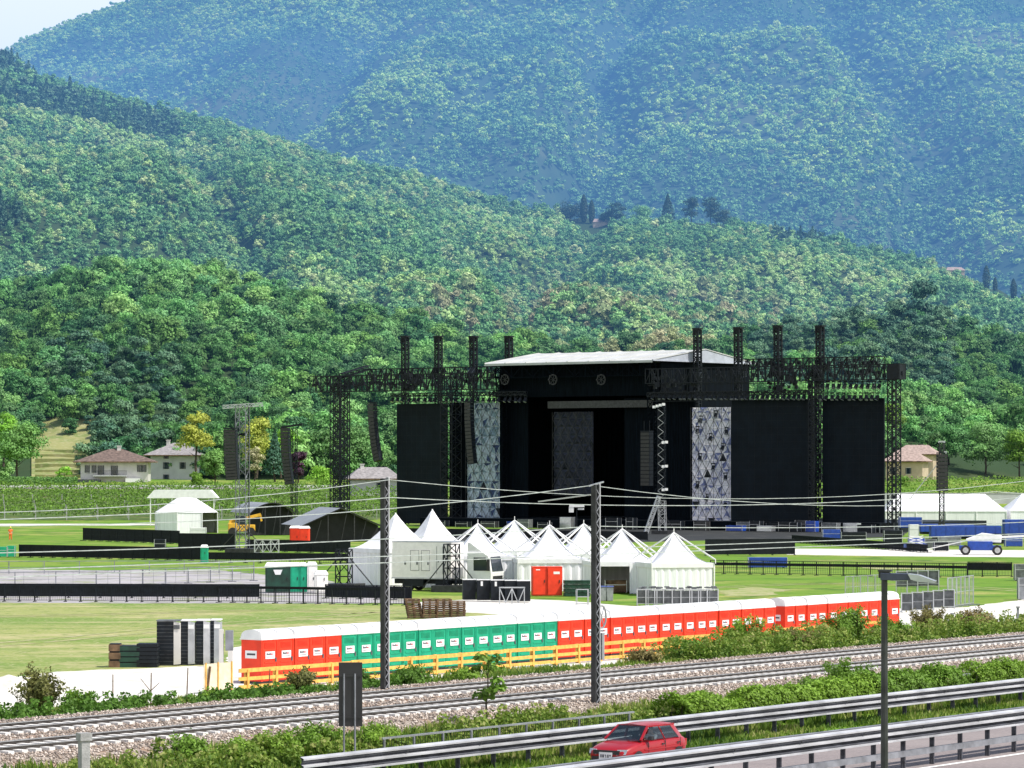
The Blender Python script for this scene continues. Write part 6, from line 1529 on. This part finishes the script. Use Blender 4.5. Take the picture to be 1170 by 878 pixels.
hip_house('rear wing of the tan farmhouse with a higher pinkish roof', 1024, 1066, 550, 519, 508.5, 735, 8, 'plastert', 'tiler', -.25, .8, [(.5,.7,.7,1.0)], .6)
def ridge_house(label, px, y, D, w_, h_, mt):
    D = float(interp([(0,2400),(600,2100),(1170,1750)], px))-20; x = (px-CX)/F*D; z = float(hillB(np.array([float(px)]),np.array([D]))[0]); o = thing('house', label, 'house', (x,D,z-3.2), .1); b = MB(); b.b2(-w_/2,w_/2,0,6,0,4+h_*.5); obj('wall', b, MT[mt], o)
    b = MB(); b.quad((-w_/2-.5,-.5,4+h_*.5),(w_/2+.5,-.5,4+h_*.5),(w_/2-1,3,4+h_),(-w_/2+1,3,4+h_)); b.quad((w_/2+.5,6.5,4+h_*.5),(-w_/2-.5,6.5,4+h_*.5),(-w_/2+1,3,4+h_),(w_/2-1,3,4+h_)); obj('roof', b, MT['tiler'], o); return o
ridge_house('house with pale red roof on the crest, among dark trees', 686, 239, 2010, 8, 4, 'plastert')
ridge_house('pinkish farmhouse on the crest near the cypresses at right', 1092, 301, 1800, 9, 3.5, 'plastert')
# individual trees
def tree(label, px, ybase, D, h, R, kind, seed, n=3200, leaf=.42, shape='round', group=None, lobes=20, low=.22):
    x = (px-CX)/F*D; z = H-(ybase-HY)/F*D; o = thing('tree', label, 'tree', (x,D,z-.3), 0, group)
    obj('trunk', trunk_mb(h*.62, max(.12,h*.022), R*.5, random.Random(seed)), MT['bark'], o)
    link('crown', crown_mesh('crown', LEAF[kind], seed=seed, R=R, Hh=h*(1-low), n=n, leaf=leaf, lobes=lobes, z0=h*low, shape=shape), o); return o
tree('bright yellow-leafed tree behind the grey-roofed house', 224, 538, 729, 12.5, 4.2, 'yellow', 1, 3400, .45)
tree('yellow-green tree right behind the left audio tower', 293, 545, 725, 12.5, 4.6, 'yellow', 2, 3000, .45)
tree('second yellow-green tree, lower and right of the audio tower', 321, 545, 727, 10.5, 3.6, 'bright', 3, 2400, .45)
tree('big dark round tree left of the terraced vineyard, left edge', 20, 548, 716, 11.5, 6.2, 'near', 4, 5200, .42)
tree('fresh green tree on the left edge above the dark round one', 4, 532, 735, 12, 4.5, 'bright', 5, 3000, .45)
tree('small bright bush-like tree left of the cream house', 73, 557, 700, 4.6, 2.0, 'bright', 6, 1200, .35, low=.08)
tree('round dark green tree hiding the right corner of the grey-roofed house', 246, 556, 700, 7.5, 3.6, 'near', 7, 3800, .4)
tree('small green tree in front of the grey-roofed house corner', 226, 557, 694, 3.4, 1.9, 'vine', 8, 1700, .35, low=.1)
tree('narrow dark conifer right of the audio tower', 314, 556, 706, 11.5, 2.6, 'pine', 9, 2600, .4, 'cone')
tree('small purple-leafed tree between the audio tower and the stage', 341, 557, 700, 7.5, 2.3, 'purple', 10, 2400, .36)
tree('light green tree with pale blossom right of the audio tower', 291, 552, 715, 8, 2.4, 'brown', 11, 1800, .34)
tree('light green bushy tree left of the low grey-roofed building', 366, 560, 690, 5.0, 3.0, 'bright', 12, 1700, .36, low=.06)
tree('broad dark tree behind the low grey-roofed building', 405, 548, 745, 12, 5.5, 'near', 13, 3600, .42)
tree('green tree right of the right lattice tower, above the farmhouse', 1085, 549, 760, 13, 5.5, 'near', 14, 4200, .42)
tree('large leafy tree at the far right above the white marquee', 1125, 549, 750, 12.5, 5.8, 'near', 15, 4600, .42)
tree('leafy tree cut by the right edge, above the fields', 1165, 549, 745, 11, 4.8, 'vine', 16, 3600, .42)
tree('light green tree between farmhouse and outermost screen', 1018, 505, 770, 9, 3.8, 'vine', 17, 2600, .42)
tree('small bush-like tree left of the tan farmhouse, behind the tower', 1030, 566, 690, 4, 2.6, 'vine', 18, 1500, .36, low=.05)
def bz_(px, D): return HY-(float(hillB(np.array([float(px)]),np.array([float(D)]))[0])-H)/D*F
for lab, px, yb, h, R, kd, shp in [
 ('dark round tree on the crest left of the crest house',656,243,9.5,7.5,'near','round'),
 ('pointed dark conifer rising beside the crest house',667,240,13,1.9,'pine','cypress'),
 ('slim dark conifer just right of the crest house',676,243,11,1.6,'pine','cypress'),
 ('dark tree on the crest right of the crest house',704,245,9.5,4.6,'near','round'),
 ('pale round tree low on the crest in the middle',733,250,7,5,'mid','round'),
 ('dark round tree standing just left of the crest house roof',647,242,7,5,'pine','round'),
 ('low dark tree between the crest house and its right-hand neighbour',694,246,6,4,'pine','round'),
 ('low spreading tree at the right end of the crest group',826,256,7,4.5,'near','round'),
 ('broad dark conifer on the crest, left of three',763,250,12.5,4.6,'pine','cone'),
 ('blue-green tree on the crest, middle of three',790,251,12.5,4.5,'pine','round'),
 ('dark rounded conifer on the crest, right of three',812,254,12.5,4.8,'pine','round')]:
    Dq = float(interp([(0,2400),(600,2100),(1170,1750)], px))-14
    tree(lab, px, bz_(px,Dq)+1, Dq, h*1.3, R*(1.45 if shp == 'round' else 1.2), 'crest' if kd in ('pine','near') else kd, px, 1500, .7, shp, low=.06 if shp != 'round' else .1)
for lab, px, yb, h, R in [('tallest dark cypress on the right crest, beside the pink farmhouse',1127,321,10.5,1.5),('shorter dark cypress just right of the tallest one',1137,325,7,.9),('dark cypress on the right crest, standing third',1158,332,9,1.3)]:
    Dq = float(interp([(0,2400),(600,2100),(1170,1750)], px))-14
    tree(lab, px, bz_(px,Dq)+1, Dq, h*1.2, R*1.3, 'crest', px, 900, .6, 'cypress', low=.03)
# vineyards
rg = np.random.default_rng(12)
def vines(name, label, px0, px1, d0, d1, sp, hgt, npm, kd='vine', leaf=.3):
    P_, T_ = [], []; D = d0
    while D < d1:
        x0, x1 = (px0-CX)/F*D, (px1-CX)/F*D; n = int((x1-x0)*npm); X = rg.uniform(x0,x1,n); zz = np.array([ground_z(0,D)]*n)+rg.uniform(.35,1,n)*hgt*(.8+.4*vnoise(X*.5,np.full(n,D),3))
        P_.append(np.stack([X, D+rg.normal(0,.22,n), zz],1)); T_.append(np.clip(.25+.5*(zz-zz.min())/hgt+rg.normal(0,.18,n),0,1)); D += sp
    pos = np.concatenate(P_); t = np.concatenate(T_); nr = np.tile(np.array([[.2,-.6,.6]]),(len(pos),1)); v, f, tn = leafcards(pos, nr, leaf, t, rg, .7)
    return tag(link(name, npmesh(name, v, f, LEAF[kd], tn)), label, 'vineyard', kind='stuff')
vines('vineyard_rows', 'dense green vineyard rows on the flat strip at the foot of the hill', -40, 460, 597, 676, 7.5, 2.1, 30)
b = MB(); p_ = [(-45,596),(465,596),(465,676),(-45,676)]; b.quad(*[Vector((P(x,0,d).x, d, ground_z(0,d)+.03)) for x,d in p_]); tag(obj('vineyard_soil', b, gmat('shaded_soil', [(.07,.12,.03),((.15,.17,.06), .4, .5, .65)])), kind='structure')  # soil colour darkened to paint in the shade between the rows
vines('orchard_rows', 'green orchard rows on the right behind the white marquees', 1005, 1230, 640, 700, 7, 1.5, 18)
rs = MB(); rs2 = MB()
for D in (596.4, 601.8, 612.8, 629):
    x = (-30-CX)/F*D
    while x < (445-CX)/F*D: rs.b2(x-.06,x+.06,D-.06,D+.06,ground_z(0,D)-.1,ground_z(0,D)+2.3); x += 5.2
tag(obj('vine_stakes', rs, MT['conc']), 'pale stakes along the vineyard rows', 'stakes', kind='stuff')
# terraced slope left of the house
b = MB(); n = 10
for k in range(n):
    D0 = 716+k*7; a, c = P(40,0,D0).x, P(98,0,D0).x; z0 = float(hillC(np.array([66.]),np.array([float(D0)]))[0])
    b.b2(a,c,D0,D0+.25,z0-.6,z0+.9)
terr = gmat('dry_terrace_grass', [(.30,.30,.12),((.20,.25,.08), .2, .45, .6),((.38,.36,.2), .8, .5, .7)])
tag(obj('terrace_slope', b, terr), kind='structure')
v = []; PXs = np.linspace(36,104,12); Ds = np.linspace(737,812,14)
for D0 in Ds:
    for q_ in PXs: v.append(((q_-CX)/F*D0, D0, float(hillC(np.array([q_]),np.array([D0]))[0])+.35))
i = np.arange(len(v)).reshape(len(Ds), len(PXs)); f = np.stack([i[:-1,:-1], i[:-1,1:], i[1:,1:], i[1:,:-1]], -1).reshape(-1,4)
tag(link('terraced_meadow', npmesh('terraced_meadow', np.array(v), f, terr)), kind='structure')
# valley road with white guardrail at the hill foot
b = MB(); x0, x1 = P(-60,0,680).x, P(440,0,680).x; b.quad((x0,680,ground_z(0,680)+.02),(x1,680,ground_z(0,680)+.02),(x1,687,ground_z(0,687)+.03),(x0,687,ground_z(0,687)+.03)); tag(obj('valley_road', b, asph), kind='structure')
o = thing('guardrail', 'distant pale guardrail along the valley road in front of the houses', 'guardrail', (0,679,ground_z(0,679))); b = MB(); b.b2(x0,x1,-.05,.0,.45,.85); obj('beam', b, MT['white'], o); b = MB(); x = x0
while x < x1: b.b2(x,x+.12,.0,.12,0,.8); x += 4
obj('posts', b, MT['galvd'], o)
o = thing('hedge', 'long dark clipped hedge along the valley road at the left edge', 'hedge', (0,690,ground_z(0,690))); n = 9000; X = rg.uniform(P(-40,0,690).x,P(88,0,690).x,n); a = rg.uniform(0,math.pi,n)
pos = np.stack([X, -np.cos(a)*.8, .3+1.5*np.sin(a)*rg.uniform(.4,1,n)],1); nr = np.stack([0*a,-np.cos(a),np.sin(a)],1); v_, f_, tn = leafcards(pos, nr, .32, np.clip(.2+.4*np.sin(a)+rg.normal(0,.12,n),0,1), rg, .6); link('foliage', npmesh('foliage', v_, f_, LEAF['near'], tn), o)
o = thing('retaining_wall', 'long grey retaining wall behind the white marquee at the right', 'wall', (P(1005,0,638).x,638,ground_z(0,638)-.2)); b = MB(); b.b2(0,32,0,.4,0,2.0); obj('wall', b, MT['plasterg'], o); b = MB(); b.b2(-.05,32,-.06,.46,2.0,2.15); obj('coping', b, MT['conc'], o)
# ================================================================== light, camera, render
SUN_EL = 56; sx, sy = .92, -.40      # towards the sun, seen from above (right, and a little behind the scene)
az = math.atan2(sx, sy)
w = bpy.data.worlds.new('World'); SC.world = w; w.use_nodes = True; nt = w.node_tree; bg = nt.nodes['Background']
sky = nt.nodes.new('ShaderNodeTexSky'); sky.sky_type = 'NISHITA'; sky.sun_disc = False
sky.sun_elevation = math.radians(SUN_EL); sky.sun_rotation = az; sky.air_density = 1.3; sky.dust_density = 2
tc = nt.nodes.new('ShaderNodeTexCoord'); sp_ = nt.nodes.new('ShaderNodeSeparateXYZ'); mr = nt.nodes.new('ShaderNodeMapRange')     # milky haze low in the sky
mr.interpolation_type = 'SMOOTHSTEP'; mr.inputs['From Min'].default_value = .02; mr.inputs['From Max'].default_value = .55; mr.inputs['To Min'].default_value = .85; mr.inputs['To Max'].default_value = 0
nt.links.new(tc.outputs['Generated'], sp_.inputs[0]); nt.links.new(sp_.outputs['Z'], mr.inputs['Value'])
mx = nt.nodes.new('ShaderNodeMix'); mx.data_type = 'RGBA'; mx.inputs['B'].default_value = (12.5, 12.0, 11.0, 1)
nt.links.new(mr.outputs[0], mx.inputs['Factor']); nt.links.new(sky.outputs[0], mx.inputs['A'])
nt.links.new(mx.outputs['Result'], bg.inputs['Color']); bg.inputs['Strength'].default_value = .15
sl = bpy.data.lights.new('sun', 'SUN'); sl.energy = 5.0; sl.angle = math.radians(.5); sl.color = (1, .95, .87)
so = bpy.data.objects.new('sun', sl); C.objects.link(so)
n = math.hypot(sx, sy); ce = math.cos(math.radians(SUN_EL))
dv = Vector((sx/n*ce, sy/n*ce, math.sin(math.radians(SUN_EL)))); so.rotation_euler = dv.to_track_quat('Z', 'Y').to_euler(); so.location = (0,100,300)
cam = bpy.data.cameras.new('camera'); co = bpy.data.objects.new('camera', cam); C.objects.link(co); SC.camera = co
co.location = (0,0,H); co.rotation_euler = (math.radians(90), 0, 0)
cam.sensor_width = 36; cam.lens = F/1170*36; cam.shift_y = (HY-439)/1170; cam.clip_start = 1; cam.clip_end = 30000
SC.view_settings.view_transform = 'Standard'; SC.view_settings.look = 'None'; SC.view_settings.exposure = 0
SC.render.engine = 'CYCLES'
SC.cycles.max_bounces = 6; SC.cycles.diffuse_bounces = 2; SC.cycles.transparent_max_bounces = 16; SC.cycles.volume_bounces = 0
